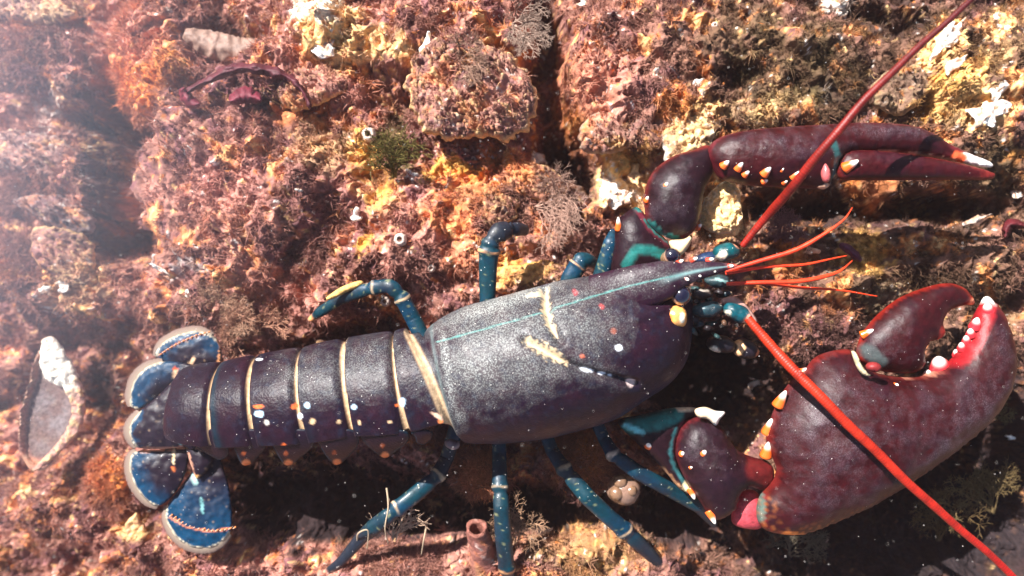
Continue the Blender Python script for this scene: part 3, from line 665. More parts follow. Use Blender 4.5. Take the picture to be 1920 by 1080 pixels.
# ---- body: one continuous loft from the last tail ring to the forehead
bx = np.array([338, 360, 425, 500, 588, 672, 765, 828, 860, 900, 1000, 1100, 1200, 1250, 1278, 1294])
by = np.array([768, 772, 776, 768, 760, 745, 737, 719, 712, 702, 684, 657, 617, 586, 574, 568])
br = np.array([76, 86, 94, 101, 107, 110, 114, 112, 122, 132, 140, 140, 117, 86, 52, 16])
bz = np.array([0.75, .82, .9, 1.0, 1.1, 1.2, 1.3, 1.38, 1.42, 1.45, 1.5, 1.5, 1.5, 1.5, 1.55, 1.6])
seams = [425, 500, 588, 672, 765, 812]
rx_ = np.arange(338, 1295, 2.6); nth = 300
cy_ = np.interp(rx_, bx, by); cr_ = np.interp(rx_, bx, br); cz_ = np.interp(rx_, bx, bz)
ker = np.hanning(25); ker /= ker.sum()
def smoo(a): return np.convolve(np.pad(a, 12, mode='reflect', reflect_type='odd'), ker, 'valid')
cy_, cz_ = smoo(cy_), smoo(cz_); cr_ = smoo(cr_)
roll = math.radians(40)
cen = P(rx_, cy_, cz_); A = np.gradient(cen, axis=0); A /= np.linalg.norm(A, axis=1)[:, None]
Nn = np.stack([-A[:, 1], A[:, 0], 0 * A[:, 0]], -1); Nn /= np.linalg.norm(Nn, axis=1)[:, None]; Zz = np.array([0, 0, 1.0])
U = math.cos(roll) * Zz + math.sin(roll) * Nn; S = -math.cos(roll) * Nn + math.sin(roll) * Zz
th = np.arange(nth) / nth * 2 * np.pi - np.pi; TH = np.broadcast_to(th, (len(rx_), nth)); RX = np.broadcast_to(rx_[:, None], TH.shape)
dg = np.degrees(TH)
R = (cr_ / 100 * (H - cz_) / H)[:, None] * np.ones_like(TH)
# tail rings: each swells from its front seam to its rear edge and steps down
ring = np.ones_like(R); sh = 8 * (1 - np.cos(np.radians(np.clip(dg - 20, -90, 90)))) * -1
XS = RX + np.where(RX > 795, -22 * np.sin(np.radians(np.clip(dg + 10, -60, 90))), -3 * np.sin(np.radians(dg)))
edges = [338] + seams
for a, b in zip(edges[:-1], edges[1:]):
    p_ = np.clip((XS - a) / (b - a), 0, 1); m = (XS >= a) & (XS < b)
    ring = np.where(m, 1.025 + 0.03 * np.sin(np.pi * np.clip(p_ * .8 + .1, 0, 1)) ** .7 - 0.095 * sm(.74, 1, p_) ** 1.5, ring)
m = (XS >= 812) & (RX < 838); ring = np.where(m, 0.93, ring)
ring = np.where(XS >= 828, 1 - 0.045 * np.exp(-(RX - 832) / 9), ring)
R = R * ring
# pleura: pointed lobes below each ring
for k, (a, b) in enumerate(zip(edges[:-1], edges[1:])):
    mid = (a + b) / 2 - 8; hw = (b - a) / 2
    q = np.clip(1 - ((RX - mid) / hw) ** 2, 0, 1)
    mm = (RX >= a - 8) & (RX < b - 8)
    R = np.where(mm, R * (1 - .17 * sm(92, 110, dg) * sm(178, 165, dg)), R)
    R = np.where(mm, R * (1 + (-0.08 + 0.1 * q) * np.exp(-((dg + 130) / 22) ** 2)), R)
# crease between ring arch and pleura
R = R * (1 - 0.05 * np.exp(-((dg - 97) / 6) ** 2) * (RX < 815))
w_ = 1.0; SQ = np.abs(np.cos(TH)) ** 4
V = cen[:, None] + R[..., None] * (np.sin(TH)[..., None] * S[:, None] + np.cos(TH)[..., None] * U[:, None])
V[..., 2] = np.where(np.abs(dg) > 140, np.maximum(V[..., 2], cen[:, 2][:, None] - 0.8 * R), V[..., 2])
cp_ = R * np.cos(TH - math.radians(130)); capv = R * (.50 + .55 * sm(800, 836, XS)); V = V + Nn[:, None] * np.clip(cp_ - capv, 0, None)[..., None]
V = V.reshape(-1, 3); px, py = proj(V); front = (np.abs(((dg.ravel() - 50 + 180) % 360) - 180) < 96)
dgf, RXf, XSf = dg.ravel(), RX.ravel(), XS.ravel()
nrm = (np.sin(TH)[..., None] * S[:, None] + np.cos(TH)[..., None] * U[:, None]).reshape(-1, 3)
GRV = [[(1022, 540), (1024, 575), (1034, 610), (1050, 640)], [(985, 638), (1025, 660), (1062, 682), (1110, 700), (1190, 722)]]
for g_ in GRV:
    d, _ = dline(px, py, g_); V -= nrm * (0.11 * np.exp(-(d / 8) ** 2) * front)[:, None]
d, _ = dline(px, py, [(1255, 575), (1215, 590), (1190, 600)]); V += nrm * (0.03 * np.exp(-(d / 9) ** 2) * front)[:, None]
V += nrm * (0.007 * fbm(RXf / 26, dgf / 14, 3, 9))[:, None]
c = np.tile(SHELL, (len(V), 1)); n_ = fbm(px / 40, py / 40, 4, 3); c = mixc(c, (.014, .018, .035), sm(.1, .5, fbm(px / 14, py / 14, 4, 93)) * .5)
c = mixc(c, PLUM, sm(-.15, .5, n_) * .45 + .2 * sm(1050, 1280, RXf) * sm(90, 0, dgf))
c = mixc(c, (0.012, .02, .05), sm(70, 120, dgf) * .6)
nb = fbm(px / 9, py / 9, 2, 8)
for k, sx_ in enumerate(seams):
    wd = 7 if k == 5 else 3.1
    band = np.exp(-((XSf - sx_ + wd - (4 if k == 5 else 0)) / wd) ** 4)
    ends = sm(-95, -60, dgf) * sm(100, 90, dgf)
    c = mixc(c, BAND * (1 + .25 * nb)[:, None].clip(.6, 1.3), np.clip(band * ends * 1.1, 0, 1))
    c = mixc(c, TEAL, .5 * np.exp(-((XSf - sx_ - 8) / 6) ** 2) * (1 if k == 0 else .25))
c = mixc(c, (.16, .24, .24), np.exp(-((RXf - 838) / 2.5) ** 2) * .35 * sm(100, 80, np.abs(dgf - 20)))
# dorsal line, groove sediment, spots
MID = [(820, 641), (900, 619), (1000, 591), (1100, 559), (1180, 536), (1250, 520), (1340, 503)]
c = mixc(c, (.06, .24, .22), sm(2.0, .6, dline(px, py, MID)[0] + .9 * fbm(px / 12, py / 12, 3, 5)) * .75 * front)
for pts, w in (([(1024, 540), (1022, 570), (1028, 600), (1042, 628)], 6), ([(988, 638), (1010, 650), (1035, 664), (1062, 680)], 8), ([(1024, 545), (990, 556)], 5)):
    d, al = dline(px, py, pts); ww = w * (.6 + .9 * np.sin(np.pi * np.clip(al * .8 + .15, 0, 1)))
    c = mixc(c, (.62, .46, .27), sm(1.1, .5, d / ww + .9 * nb + .5 * fbm(px / 4, py / 4, 2, 61)) * front * .9)
def spots(c, lst):
    for sx_, sy_, a, b, rot, col in lst:
        t = math.radians(rot); dx, dy = px - sx_, py - sy_
        q = np.hypot((dx * math.cos(t) + dy * math.sin(t)) / a, (-dx * math.sin(t) + dy * math.cos(t)) / b)
        c = mixc(c, col, sm(1.25, .75, q + .25 * nb) * front)
    return c
W_ = (.9, .93, 1.0); O_ = (.75, .14, .03); B_ = (.5, .7, .85)
c = spots(c, [(1160, 652, 6, 6, 0, W_), (1101, 696, 12, 4, 10, W_), (1130, 703, 8, 4, 10, W_), (1146, 708, 4, 3, 0, W_), (1185, 722, 8, 7, 0, (.8, .6, .55)),
 (486, 776, 8, 6, 0, B_), (484, 762, 11, 3.5, 0, O_), (553, 762, 8, 5, -20, O_), (576, 760, 5, 6, 0, B_), (563, 780, 4, 5, 0, W_), (663, 763, 5, 5, 0, B_), (755, 754, 5, 8, 0, B_),
 (585, 790, 5, 6, 30, BAND), (636, 791, 4, 4, 0, BAND), (500, 792, 5, 5, 0, (.5, .45, .4)), (731, 791, 4, 3, 0, BAND), (674, 792, 3, 5, 0, BAND), (744, 760, 4, 3, 0, O_),
 (541, 860, 7, 7, 0, (.9, .3, .1)), (532, 835, 4, 4, 0, O_), (456, 868, 6, 3, 0, (.9, .3, .15)), (632, 856, 8, 9, 0, (.9, .3, .12)), (627, 842, 5, 4, 0, O_), (728, 845, 14, 5, 20, (.8, .25, .12)),
 (792, 826, 6, 6, 0, (.6, .3, .28)), (1078, 548, 5, 7, -20, (.2, .01, .02)), (1150, 620, 5, 6, 0, (.2, .05, .03)), (1128, 575, 4, 6, -20, (.25, .03, .03)), (486, 674, 6, 2.4, 0, W_),
 (1092, 668, 5, 4, 0, (.35, .08, .04)), (826, 790, 5, 5, 0, (.9, .25, .08)), (820, 780, 12, 4, 30, (.8, .5, .35)), (1240, 500, 12, 6, -10, (.95, .45, .1))])
dust = np.zeros(len(V))
for cx, cy, a, b, rot, s in [(930, 620, 90, 80, -15, .5), (950, 560, 130, 22, -20, .95), (900, 690, 80, 60, -10, .45), (1000, 610, 120, 60, -15, .42), (1070, 560, 80, 40, -15, .3), (840, 700, 10, 100, -8, .7),
                             (1100, 620, 60, 50, -15, .3), (700, 680, 80, 50, -10, .22), (600, 700, 80, 50, -8, .18), (550, 705, 24, 18, 0, .35), (990, 690, 100, 40, -12, .4), (1180, 530, 90, 22, -12, .3), (860, 780, 14, 20, 0, .6), (1100, 690, 60, 24, 20, .2)]:
    t = math.radians(rot); dx, dy = px - cx, py - cy
    dust = np.maximum(dust, s * np.exp(-(((dx * math.cos(t) + dy * math.sin(t)) / a) ** 2 + ((-dx * math.sin(t) + dy * math.cos(t)) / b) ** 2)) )
dust = 1.2 * dust * (.85 + .3 * n_ + .3 * fbm(px / 90, py / 90, 2, 5)) * front
i = np.arange(len(rx_) - 1)[:, None] * nth; j = np.arange(nth)[None]; j2 = (j + 1) % nth
BF = np.stack([i + j, i + j2, i + nth + j2, i + nth + j], -1).reshape(-1, 4)
lots = [(V, BF, np.concatenate([c, dust[:, None]], 1))]
for e_, rr in ((0, 0), (len(rx_) - 1, 0)):     # close both ends
    o0 = e_ * nth; ctr = V[o0:o0 + nth].mean(0); jj = np.arange(nth)
    lots.append((np.concatenate([V[o0:o0 + nth], [ctr]]), np.stack([jj, (jj + 1) % nth, np.full(nth, nth)], -1), SHELL))
# rostrum: grows out of the forehead along the dorsal line
rp = crom([(1120, 562, 1.95), (1170, 548, 2.18), (1230, 530, 2.33), (1280, 514, 2.36), (1330, 504, 2.4), (1382, 498, 2.4)], 3)
s_ = np.linspace(0, 1, len(rp)); v, f, s, t = loft(P(rp[:, 0], rp[:, 1], rp[:, 2]), np.interp(s_, [0, .3, .5, .62, .85, 1], [.42, .38, .31, .2, .1, .02]), 170, flat=np.interp(s_, [0, .6, 1], [.5, .45, .8]))
v[:, 2] -= np.exp(-((np.sin(t) - 1) / .15) ** 2) * 0.0
rc = mixc(np.tile(PLUM * .4 + SHELL * .8, (len(v), 1)), (.25, .42, .42), np.exp(-(np.cos(t) / .16) ** 2) * (np.sin(t) > 0) * .55 * sm(.4, .6, s))
rc = mixc(rc, (.5, .08, .05), sm(.9, 1, s) * .8)
rx2, ry2 = proj(v); rc = mixc(rc, (.06, .24, .22), sm(2.0, .6, dline(rx2, ry2, MID)[0] + .9 * fbm(rx2 / 12, ry2 / 12, 3, 5)) * .75 * sm(1320, 1220, rx2)); rd = .3 * np.exp(-(((rx2 - 1190) * .98 - (ry2 - 532) * .2) / 110) ** 2 - ((ry2 - 532 + (rx2 - 1190) * .2) / 24) ** 2) * (.6 + .7 * fbm(rx2 / 40, ry2 / 40, 4, 3)); nn_ = fbm(rx2 / 40, ry2 / 40, 4, 3); lots.append((v, f, np.concatenate([rc, rd[:, None]], 1)))
# pleura: pointed side flaps hanging below each tail ring
for (a, b, tipx, tipy, oc) in [(352, 428, 412, 862, None), (428, 500, 462, 872, 1), (502, 588, 541, 872, 1), (590, 672, 632, 871, 1), (674, 765, 722, 858, 1), (768, 812, 792, 834, None)]:
    p = pillow([(a + 2, 810), ((a + b) / 2, 804), (b - 2, 809), (b - 1, (tipy + 800) / 2), (tipx + 16, tipy - 9), (tipx + 3, tipy), (tipx - 10, tipy - 3), (a + 10, (tipy + 800) / 2 + 2)], 1.0, 5, 3.2)
    qx_, qy_ = p['x'], p['y']; cyy = np.interp(qx_, rx_, cy_); rr_ = np.interp(qx_, rx_, cr_) * 1.05 + 4; zz_ = np.interp(qx_, rx_, cz_)
    zf_ = zz_ + rr_ / 100 * .92 * np.sqrt(np.clip(1 - ((qy_ - cyy) / rr_) ** 2, 0.02, 1)) + (p['v'][:, 2] - 1.0)
    pc = np.tile(SHELL, (len(qx_), 1)); pc = mixc(pc, (.004, .02, .03), sm(.3, .0, p['u']) * .8)
    if oc: pc = mixc(pc, (.8, .26, .09), sm(1.1, .7, np.hypot((qx_ - tipx) / 9, (qy_ - tipy + 3) / 8))); pc = mixc(pc, (.45, .1, .03), sm(1.1, .6, np.hypot((qx_ - tipx + 5) / 5, (qy_ - tipy + 22) / 5)) * .8)
    lots.append((P(qx_, qy_, zf_), p['f'], pc))
body = mk('body', lots, M['shell'], lob)

def spike(px, py, z, dx, dy, dz, ln, r, c0=(.85, .13, .015), c1=(.95, .88, .78), n=14, whole=None, sharp=.35):
    p0 = P(px, py, z); d = f32([dx, -dy, dz]); d /= np.linalg.norm(d); m = 18; q = np.linspace(0, 1, m) ** .8
    pts = p0 + d * (q * ln / 100)[:, None] - d * .06; rad = r / 100 * np.sqrt(np.clip(1 - q ** (1.2 + sharp), 0, 1)) * (1 - sharp * q)
    v, f, s, _ = loft(pts, rad, n)
    c = mixc(np.tile(f32(c0), (len(v), 1)), c1, sm(.34, .8, s)); return v, f, c

# rostrum teeth
for px_, py_, z_, dx, dy in [(1286, 522, 2.4, .6, .5), (1309, 515, 2.4, .6, .5), (1336, 507, 2.4, .7, .4), (1302, 486, 2.4, .6, -.3), (1332, 487, 2.35, .6, -.2), (1276, 491, 2.35, .5, -.4), (1368, 499, 2.4, 1, -.1)]:
    mk('spine', spike(px_, py_, z_ + .02, dx, dy, .7, 13, 5.5, (.6, .05, .02)), M['spine'], body)
for px_, py_, z_ in [(1238, 560, 2.35), (1232, 601, 2.2), (1190, 722, 1.7)]:
    mk('spine', spike(px_, py_, z_, 1, .1, .5, 14, 5, (.5, .1, .06)), M['spine'], body)

# ---- tail fan
def fan_plate(outline, z, name, T=9, tilt=(0, 0), edge=None, inner=None, mid=SHELL, marks=(), lab=None, sp=4):
    p = pillow(outline, z, T, sp, tilt, under=.8, power=.7)
    x, y, u = p['x'], p['y'], p['u']; n = fbm(x / 18, y / 18, 4, int(z * 100))
    c = np.tile(f32(mid), (len(x), 1))
    if edge: q = dline(x, y, edge)[0]; c = mixc(c, (0., .04, .095), sm((inner or 60) * .8, 4, q + 14 * n)); c = mixc(c, (.7, .6, .42), sm(3.5, 1.0, q))
    for pts, w, col in marks:
        q, al = dline(x, y, pts); c = mixc(c, col, sm(w * 1.3, w * .6, q + 1.5 * n)); 
    c = mixc(c, BAND, sm(.6, .8, fbm(x / 7, y / 7, 2, 91)) * .3)
    p['v'][:, 2] += .03 * n
    return mk(name, (p['v'], p['f'], c), M['fan'], lob), p
def fringe(edge, ln, z, tilt=None, parent=None, seed=0, inward=(330, 830)):
    e = crom(edge, 1.1); r = np.random.default_rng(seed); t = np.gradient(e, axis=0); t /= np.linalg.norm(t, axis=1)[:, None]; nr = np.stack([-t[:, 1], t[:, 0]], -1)
    cen_ = f32(inward); sg = np.sign(((e - cen_) * nr).sum(1)); sg = np.sign(np.median(sg)); nr *= sg
    s = np.linspace(0, 1, len(e)); L_ = ln * (.55 + .45 * np.sin(np.pi * s) ** .5); V_, F_, C_ = [], [], []
    for rep in range(4):
        k = len(e); d = nr + t * r.normal(0, .10, (k, 1)); l = (L_ * r.uniform(.75, 1.1, k))[:, None]
        dz = r.normal(0, .015, k); w = .4
        a = e - d * 2 - t * w; b = e - d * 2 + t * w; q = e + d * l
        VV = np.stack([P(a[:, 0], a[:, 1], z - .03), P(b[:, 0], b[:, 1], z - .03), P(q[:, 0], q[:, 1], z - .09 + dz), P(e[:, 0], e[:, 1], z - .025)], 1).reshape(-1, 3)
        o = len(V_) and sum(map(len, V_)); i = np.arange(k)[:, None] * 4 + o
        V_.append(VV); F_.append(np.concatenate([i + [0, 1, 2], i + [0, 2, 3], i + [1, 3, 2]])); C_.append(np.tile((.32, .21, .17), (len(VV), 1)) * r.uniform(.8, 1.15, (len(VV), 1)))
    k = len(e); rows = [P(*(e - nr * 2).T, z), P(*(e + nr * L_[:, None] * .5).T, z - .02), P(*(e + nr * L_[:, None] * (.62 + .1 * r.random((k, 1)))).T, z - .05)]
    MV = np.concatenate(rows); i = np.arange(k - 1); MF = np.concatenate([np.stack([i + a * k, i + 1 + a * k, i + 1 + (a + 1) * k, i + (a + 1) * k], -1) for a in (0, 1)])
    MC = np.concatenate([np.tile((.5, .40, .30), (k, 1)), np.tile((.36, .25, .2), (k, 1)), np.tile((.3, .19, .16), (k, 1))])
    return mk('fringe', [(np.concatenate(V_), np.concatenate(F_), np.concatenate(C_)), (MV, MF, MC)], M['fringe'], parent)
LT = lambda pts, w=2.2, col=(.8, .5, .3): (pts, w, col)
o, _ = fan_plate([(345, 695), (300, 738), (262, 772), (244, 798), (244, 818), (256, 838), (300, 842), (345, 838), (366, 840), (372, 760), (366, 700)], .80, 'telson', 13, edge=[(262, 772), (244, 798), (244, 818), (256, 838)], inner=14,
     marks=[LT([(335, 718), (345, 705)], 3), LT([(322, 755), (330, 742)], 3), LT([(316, 788), (326, 800)], 4, (.85, .75, .5)), LT([(258, 842), (300, 843), (340, 838)], 1.6, (.7, .3, .2)), LT([(342, 705), (338, 760), (340, 835)], 2, (.1, .25, .27))])
fringe([(262, 772), (244, 798), (244, 818), (256, 838)], 17, .80, parent=o, seed=1)
e = [(262, 768), (246, 762), (244, 740), (254, 710), (276, 688), (305, 678)]
o, _ = fan_plate([(345, 708), (300, 742), (262, 768), (246, 762), (244, 740), (254, 710), (276, 688), (305, 678), (345, 680), (372, 690)], .66, 'tail_lobe', 9, edge=e, inner=60, marks=[LT([(328, 705), (332, 695)], 3.4), LT([(328, 690), (332, 692)], 2.5, (.7, .1, .03))])
fringe(e[1:], 17, .66, parent=o, seed=2)
e = [(292, 668), (303, 645), (335, 627), (372, 620), (400, 630), (414, 645)]
o, _ = fan_plate([(345, 690), (292, 670), (303, 645), (335, 627), (372, 620), (400, 630), (414, 650), (413, 682), (385, 690)], .60, 'tail_lobe', 8, edge=e, inner=45, marks=[LT([(352, 690), (366, 672)], 3.5), LT([(408, 628), (414, 650), (410, 680)], 2, (.8, .35, .15)), LT([(296, 668), (340, 640), (388, 624)], 1.4, (.3, .1, .08))])
fringe(e[:-1], 15, .60, parent=o, seed=3)
def beads(pts, z, parent, step=8.5, r=1.7):
    p = crom(pts, step); lots = []
    for q in p: lots.append(spike(q[0], q[1], z, -.6, .3, .8, 7, r, (.85, .3, .1), (.95, .7, .5), n=8))
    mk('suture_teeth', lots, M['spine'], parent)
beads([(297, 666), (318, 652), (342, 640), (365, 630), (388, 624)], .69, o)
e = [(256, 846), (245, 858), (244, 885), (256, 915), (275, 938), (296, 949)]
o, _ = fan_plate([(300, 843), (256, 846), (245, 858), (244, 885), (256, 915), (275, 938), (296, 949), (318, 935), (340, 905), (352, 870), (352, 838)], .62, 'tail_lobe', 9, edge=e, inner=60, marks=[LT([(262, 846), (300, 844), (345, 840)], 1.6, (.75, .3, .15)), LT([(327, 845), (328, 868)], 2.5, (.8, .6, .35)), LT([(327, 877), (328, 879)], 3, (.85, .2, .05))])
fringe(e, 17, .62, parent=o, seed=4)
e = [(313, 948), (312, 975), (328, 1005), (355, 1024), (388, 1029), (415, 1018), (430, 1000)]
o, _ = fan_plate([(400, 845), (360, 885), (335, 918), (313, 948), (312, 975), (328, 1005), (355, 1024), (388, 1029), (415, 1018), (434, 990), (432, 930), (420, 880)], .52, 'tail_lobe', 9, edge=e, inner=150,
     marks=[LT([(318, 968), (350, 985), (395, 995), (437, 990)], 2, (.6, .2, .1)), LT([(380, 930), (383, 960)], 2.5, (.15, .35, .35)), LT([(364, 893), (368, 902)], 5, (.35, .55, .5))])
fringe(e, 15, .52, parent=o, seed=5, inward=(375, 950)); beads([(318, 968), (350, 985), (395, 996), (437, 991)], .62, o)
o, _ = fan_plate([(350, 838), (385, 838), (399, 855), (394, 875), (372, 898), (360, 880), (352, 855)], .66, 'tail_lobe_base', 10, marks=[LT([(345, 838), (362, 836), (395, 845)], 2.5, (.7, .45, .3)), LT([(356, 850), (366, 893)], 2.5, (.6, .3, .2)), LT([(368, 895), (371, 893)], 4, (.9, .45, .15))])

# ---- legs
def leg(pts, rad, bands, col=TEAL, name='walking_leg', tip=None, n=20, dark=None, growth=None):
    """pts (px,py,z); joints get cream rings where 'bands' (fraction, width, colour) say"""
    q_ = [pts[0]]
    for a_, b_, c_ in zip(pts[:-2], pts[1:-1], pts[2:]):
        a_, b_, c_ = f32(a_), f32(b_), f32(c_); u1 = (a_ - b_) / np.linalg.norm((a_ - b_)[:2]); u2 = (c_ - b_) / np.linalg.norm((c_ - b_)[:2])
        q_ += [tuple(b_ + u1 * 5), tuple(b_ + u2 * 5)]
    q_.append(pts[-1]); p = crom(q_, 2.5); ds = np.r_[0, np.cumsum(np.linalg.norm(np.diff(f32(pts)[:, :2], axis=0), axis=1))]; ds /= ds[-1]
    s_ = np.linspace(0, 1, len(p)); r = np.interp(s_, ds, rad)
    for b, w, _ in bands: r = r * (1 + .16 * np.exp(-((s_ - b) / .02) ** 2) - .16 * np.exp(-((s_ - b - .035) / .018) ** 2))
    v, f, s, t = loft(P(p[:, 0], p[:, 1], p[:, 2]), r * .8 / 100, n, flat=.7)
    c = np.tile(f32(col), (len(v), 1)); ns = fbm3(v, 3, 3, 7); c = mixc(c, BLUE * 1.3, sm(-.3, .5, ns) * .7); c = mixc(c, SHELL, sm(.2, .6, fbm3(v, 1.2, 2, 3)) * .5)
    c = mixc(c, (.3, .3, .14), (fbm3(v, 18, 2, 19) > .72) * .45)
    if dark is not None: c = mixc(c, (.012, .012, .02), sm(dark - .05, dark + .05, s) * .85)
    for b, w, k in bands: c = mixc(c, k, np.exp(-((s - b + .005 * np.sin(2 * t)) / (w * .62)) ** 4) * (.55 + .8 * fbm3(v, 5, 3, 11)).clip(0, 1))
    if tip is not None: c = mixc(c, tip, sm(.955, .98, s))
    return mk(name, (v, f, c), M['leg'], lob)
J = f32((.75, .5, .28)); JO = f32((.85, .38, .15))
l1 = leg([(805, 660, 1.0), (775, 598, 1.0), (752, 556, 1.1), (732, 536, 1.15), (708, 538, 1.05), (680, 545, .95), (640, 560, .8), (600, 585, .6), (580, 600, .45)], [18, 18, 17, 16, 15, 15, 13, 12, 5], [(.36, .012, J), (.56, .012, J)], tip=JO)
p = pillow([(607, 562), (640, 538), (675, 526), (680, 534), (650, 548), (625, 560)], .98, 5, 3)
mk('sponge_growth', (p['v'], p['f'], (.85, .5, .15)), M['oyster'], l1)
leg([(912, 640, 1.1), (914, 565, 1.2), (915, 500, 1.3), (918, 462, 1.4), (921, 452, 1.42), (932, 438, 1.4), (950, 431, 1.3), (957, 431, 1.25), (968, 429, 1.15), (986, 432, .9)], [16, 17, 20, 23, 15, 23, 18, 11, 16, 12], [(.63, .014, JO)], dark=.70)
leg([(1050, 580, 1.1), (1070, 520, 1.2), (1090, 488, 1.25), (1108, 488, 1.2), (1122, 500, .9)], [19, 20, 20, 13, 9], [(.66, .015, JO)])
leg([(1110, 560, 1.1), (1130, 508, 1.2), (1146, 455, 1.3), (1152, 432, 1.2)], [15, 18, 17, 9], [])
leg([(856, 800, .7), (838, 858, .6), (820, 892, .75), (775, 930, .9), (730, 965, .95), (702, 988, .8), (678, 1008, .6), (640, 1052, .35), (605, 1078, .1)], [17, 16, 17, 18, 17, 19, 15, 11, 7], [(.25, .012, J), (.51, .010, J)], dark=.68, tip=(.7, .3, .2))
leg([(935, 790, .5), (936, 850, .6), (937, 900, .85), (940, 950, .95), (944, 1010, .85), (950, 1064, .6), (962, 1110, .2)], [16, 16, 17, 18, 19, 18, 11], [(.38, .010, J), (.86, .008, JO)])
leg([(1015, 790, .5), (1035, 845, .6), (1058, 880, .85), (1100, 930, .95), (1140, 968, .8), (1175, 998, .6), (1215, 1035, .35), (1265, 1090, 0)], [15, 15, 17, 19, 18, 19, 16, 8], [(.25, .011, J), (.66, .009, J)], dark=.72)
leg([(1110, 770, .5), (1132, 822, .6), (1150, 852, .8), (1195, 885, .85), (1250, 915, .7), (1310, 950, .4), (1340, 985, .1)], [14, 14, 16, 17, 17, 15, 8], [(.28, .014, (.7, .5, .35))], dark=.85)

# ---- arms and claws
def hard(outline, z, T, base, name, parent, tilt=(0, 0), sp=5, marks=(), dust=(), under=.8, seed=0, edgec=None, edgew=.1, power=.5, m='claw', bulge=()):
    p = pillow(outline, z, T, sp, tilt, under, power); x, y, u = p['x'], p['y'], p['u']
    n = fbm(x / 55, y / 55, 4, seed); n2 = fbm(x / 9, y / 9, 3, seed + 5)
    c = np.tile(f32(base), (len(x), 1)); c = mixc(c, SHELL, sm(-.1, .5, n) * .35)
    if edgec is not None: c = mixc(c, edgec, sm(edgew, edgew * .25, u + .03 * n2))
    for pts, w, col in marks:
        q, al = dline(x, y, pts); c = mixc(c, col, sm(w * 1.25, w * .7, q + w * .18 * n2))
    d = np.zeros(len(x))
    for cx, cy, a, b, rot, s in dust:
        t = math.radians(rot); dx, dy = x - cx, y - cy
        d = np.maximum(d, s * np.exp(-(((dx * math.cos(t) + dy * math.sin(t)) / a) ** 2 + ((-dx * math.sin(t) + dy * math.cos(t)) / b) ** 2)))
    d = d * .75 * (.55 + .9 * fbm(x / 22, y / 22, 4, seed + 31) + .4 * n)
    c = c * (1 + .5 * fbm(x / 13, y / 13, 4, seed + 41))[:, None].clip(.5, 1.7)
    for cx, cy, a, b, h in bulge: p['v'][:, 2] += np.where(p['top'], h * np.exp(-(((x - cx) / a) ** 2 + ((y - cy) / b) ** 2)) * sm(0, .15, u), 0)
    p['v'][:, 2] += (.012 * n2 + .035 * n * sm(0, .2, u) * min(T / 45, 1.2)) * p['top']
    ob = mk(name, (p['v'], p['f'], np.concatenate([c, d[:, None]], 1)), M[m], parent)
    def zat(qx, qy):
        t = p['top']; k = np.argmin(np.hypot(x[t] - qx, y[t] - qy)); return p['v'][:p['nt']][k, 2]
    return ob, zat, p
def put(parent, zat, lst, name='spine'):
    for a in lst:
        px_, py_, r, ln, dx, dy = a[:6]; dz = a[6] if len(a) > 6 else .8; q = P(px_, py_, 1.5)
        mk(name, spike(px_, py_, zat(px_, py_) - .03, dx, dy, dz, ln, r), M['spine'], parent)
CL = f32((.027, .0016, .0028)); CLD = f32((.012, .0025, .005))

# upper arm (cutter side)
arm, za, _ = hard([(1155, 418), (1172, 400), (1192, 388), (1206, 398), (1225, 425), (1248, 448), (1262, 470), (1250, 500), (1215, 515), (1150, 515), (1152, 460)], 1.55, 32, CLD, 'claw_arm', lob, seed=3,
    marks=[([(1197, 396), (1212, 425), (1252, 458)], 8, (.11, .014, .025)), ([(1196, 392), (1199, 378)], 7, GREEN), ([(1172, 496), (1188, 470), (1215, 470), (1240, 480)], 9, GREEN * .8), ([(1205, 412), (1222, 435), (1250, 455)], 2.5, GREEN)])
put(arm, za, [(1160, 425, 7, 24, -.1, -1, .5)])
wrist, zw, _ = hard([(1328, 272), (1300, 281), (1262, 293), (1228, 318), (1211, 350), (1208, 388), (1216, 418), (1245, 443), (1275, 450), (1300, 434), (1314, 402), (1320, 362), (1336, 325), (1341, 292)], 1.75, 44, CLD, 'claw_wrist', lob, seed=5,
    edgec=f32((.12, .012, .01)), edgew=.16, marks=[([(1214, 415), (1240, 440), (1275, 450)], 3.5, GREEN * 1.4)], dust=[(1250, 380, 60, 80, 0, .12)])
put(wrist, zw, [(1250, 346, 6, 11, .3, -.5), (1214, 372, 5.5, 11, .1, -.6), (1311, 424, 6, 12, .6, -.6)])
mk('wrist_hinge', [(lambda p: (p['v'], p['f'], (.9, .66, .36)))(pillow([(1255, 452), (1283, 448), (1298, 440), (1292, 462), (1275, 480), (1262, 470)], 1.95, 12, 4))], M['spine'], wrist)
palm, zp, _ = hard([(1325, 288), (1345, 260), (1400, 245), (1470, 238), (1540, 234), (1620, 230), (1700, 234), (1745, 248), (1785, 272), (1825, 290), (1856, 303), (1862, 312), (1840, 313), (1790, 303), (1730, 294), (1680, 290),
    (1630, 288), (1590, 290), (1572, 305), (1562, 332), (1545, 353), (1500, 353), (1440, 350), (1390, 346), (1352, 336), (1336, 315)], 1.9, 44, CL, 'claw', lob, seed=9, edgec=f32((.09, .008, .012)), edgew=.12, sp=4,
    marks=[([(1806, 296), (1835, 304), (1862, 312)], 9, (.9, .86, .8)), ([(1788, 294), (1800, 298)], 9, (.75, .12, .04)), ([(1640, 285), (1720, 291), (1790, 302)], 2.2, (.5, .3, .2)), ([(1562, 300), (1560, 335)], 9, (.02, .1, .1)), ([(1545, 270), (1560, 300)], 7, (.03, .1, .1))],
    dust=[(1450, 275, 110, 22, 0, .28), (1640, 250, 130, 14, 0, .3), (1560, 240, 120, 10, 0, .3)])
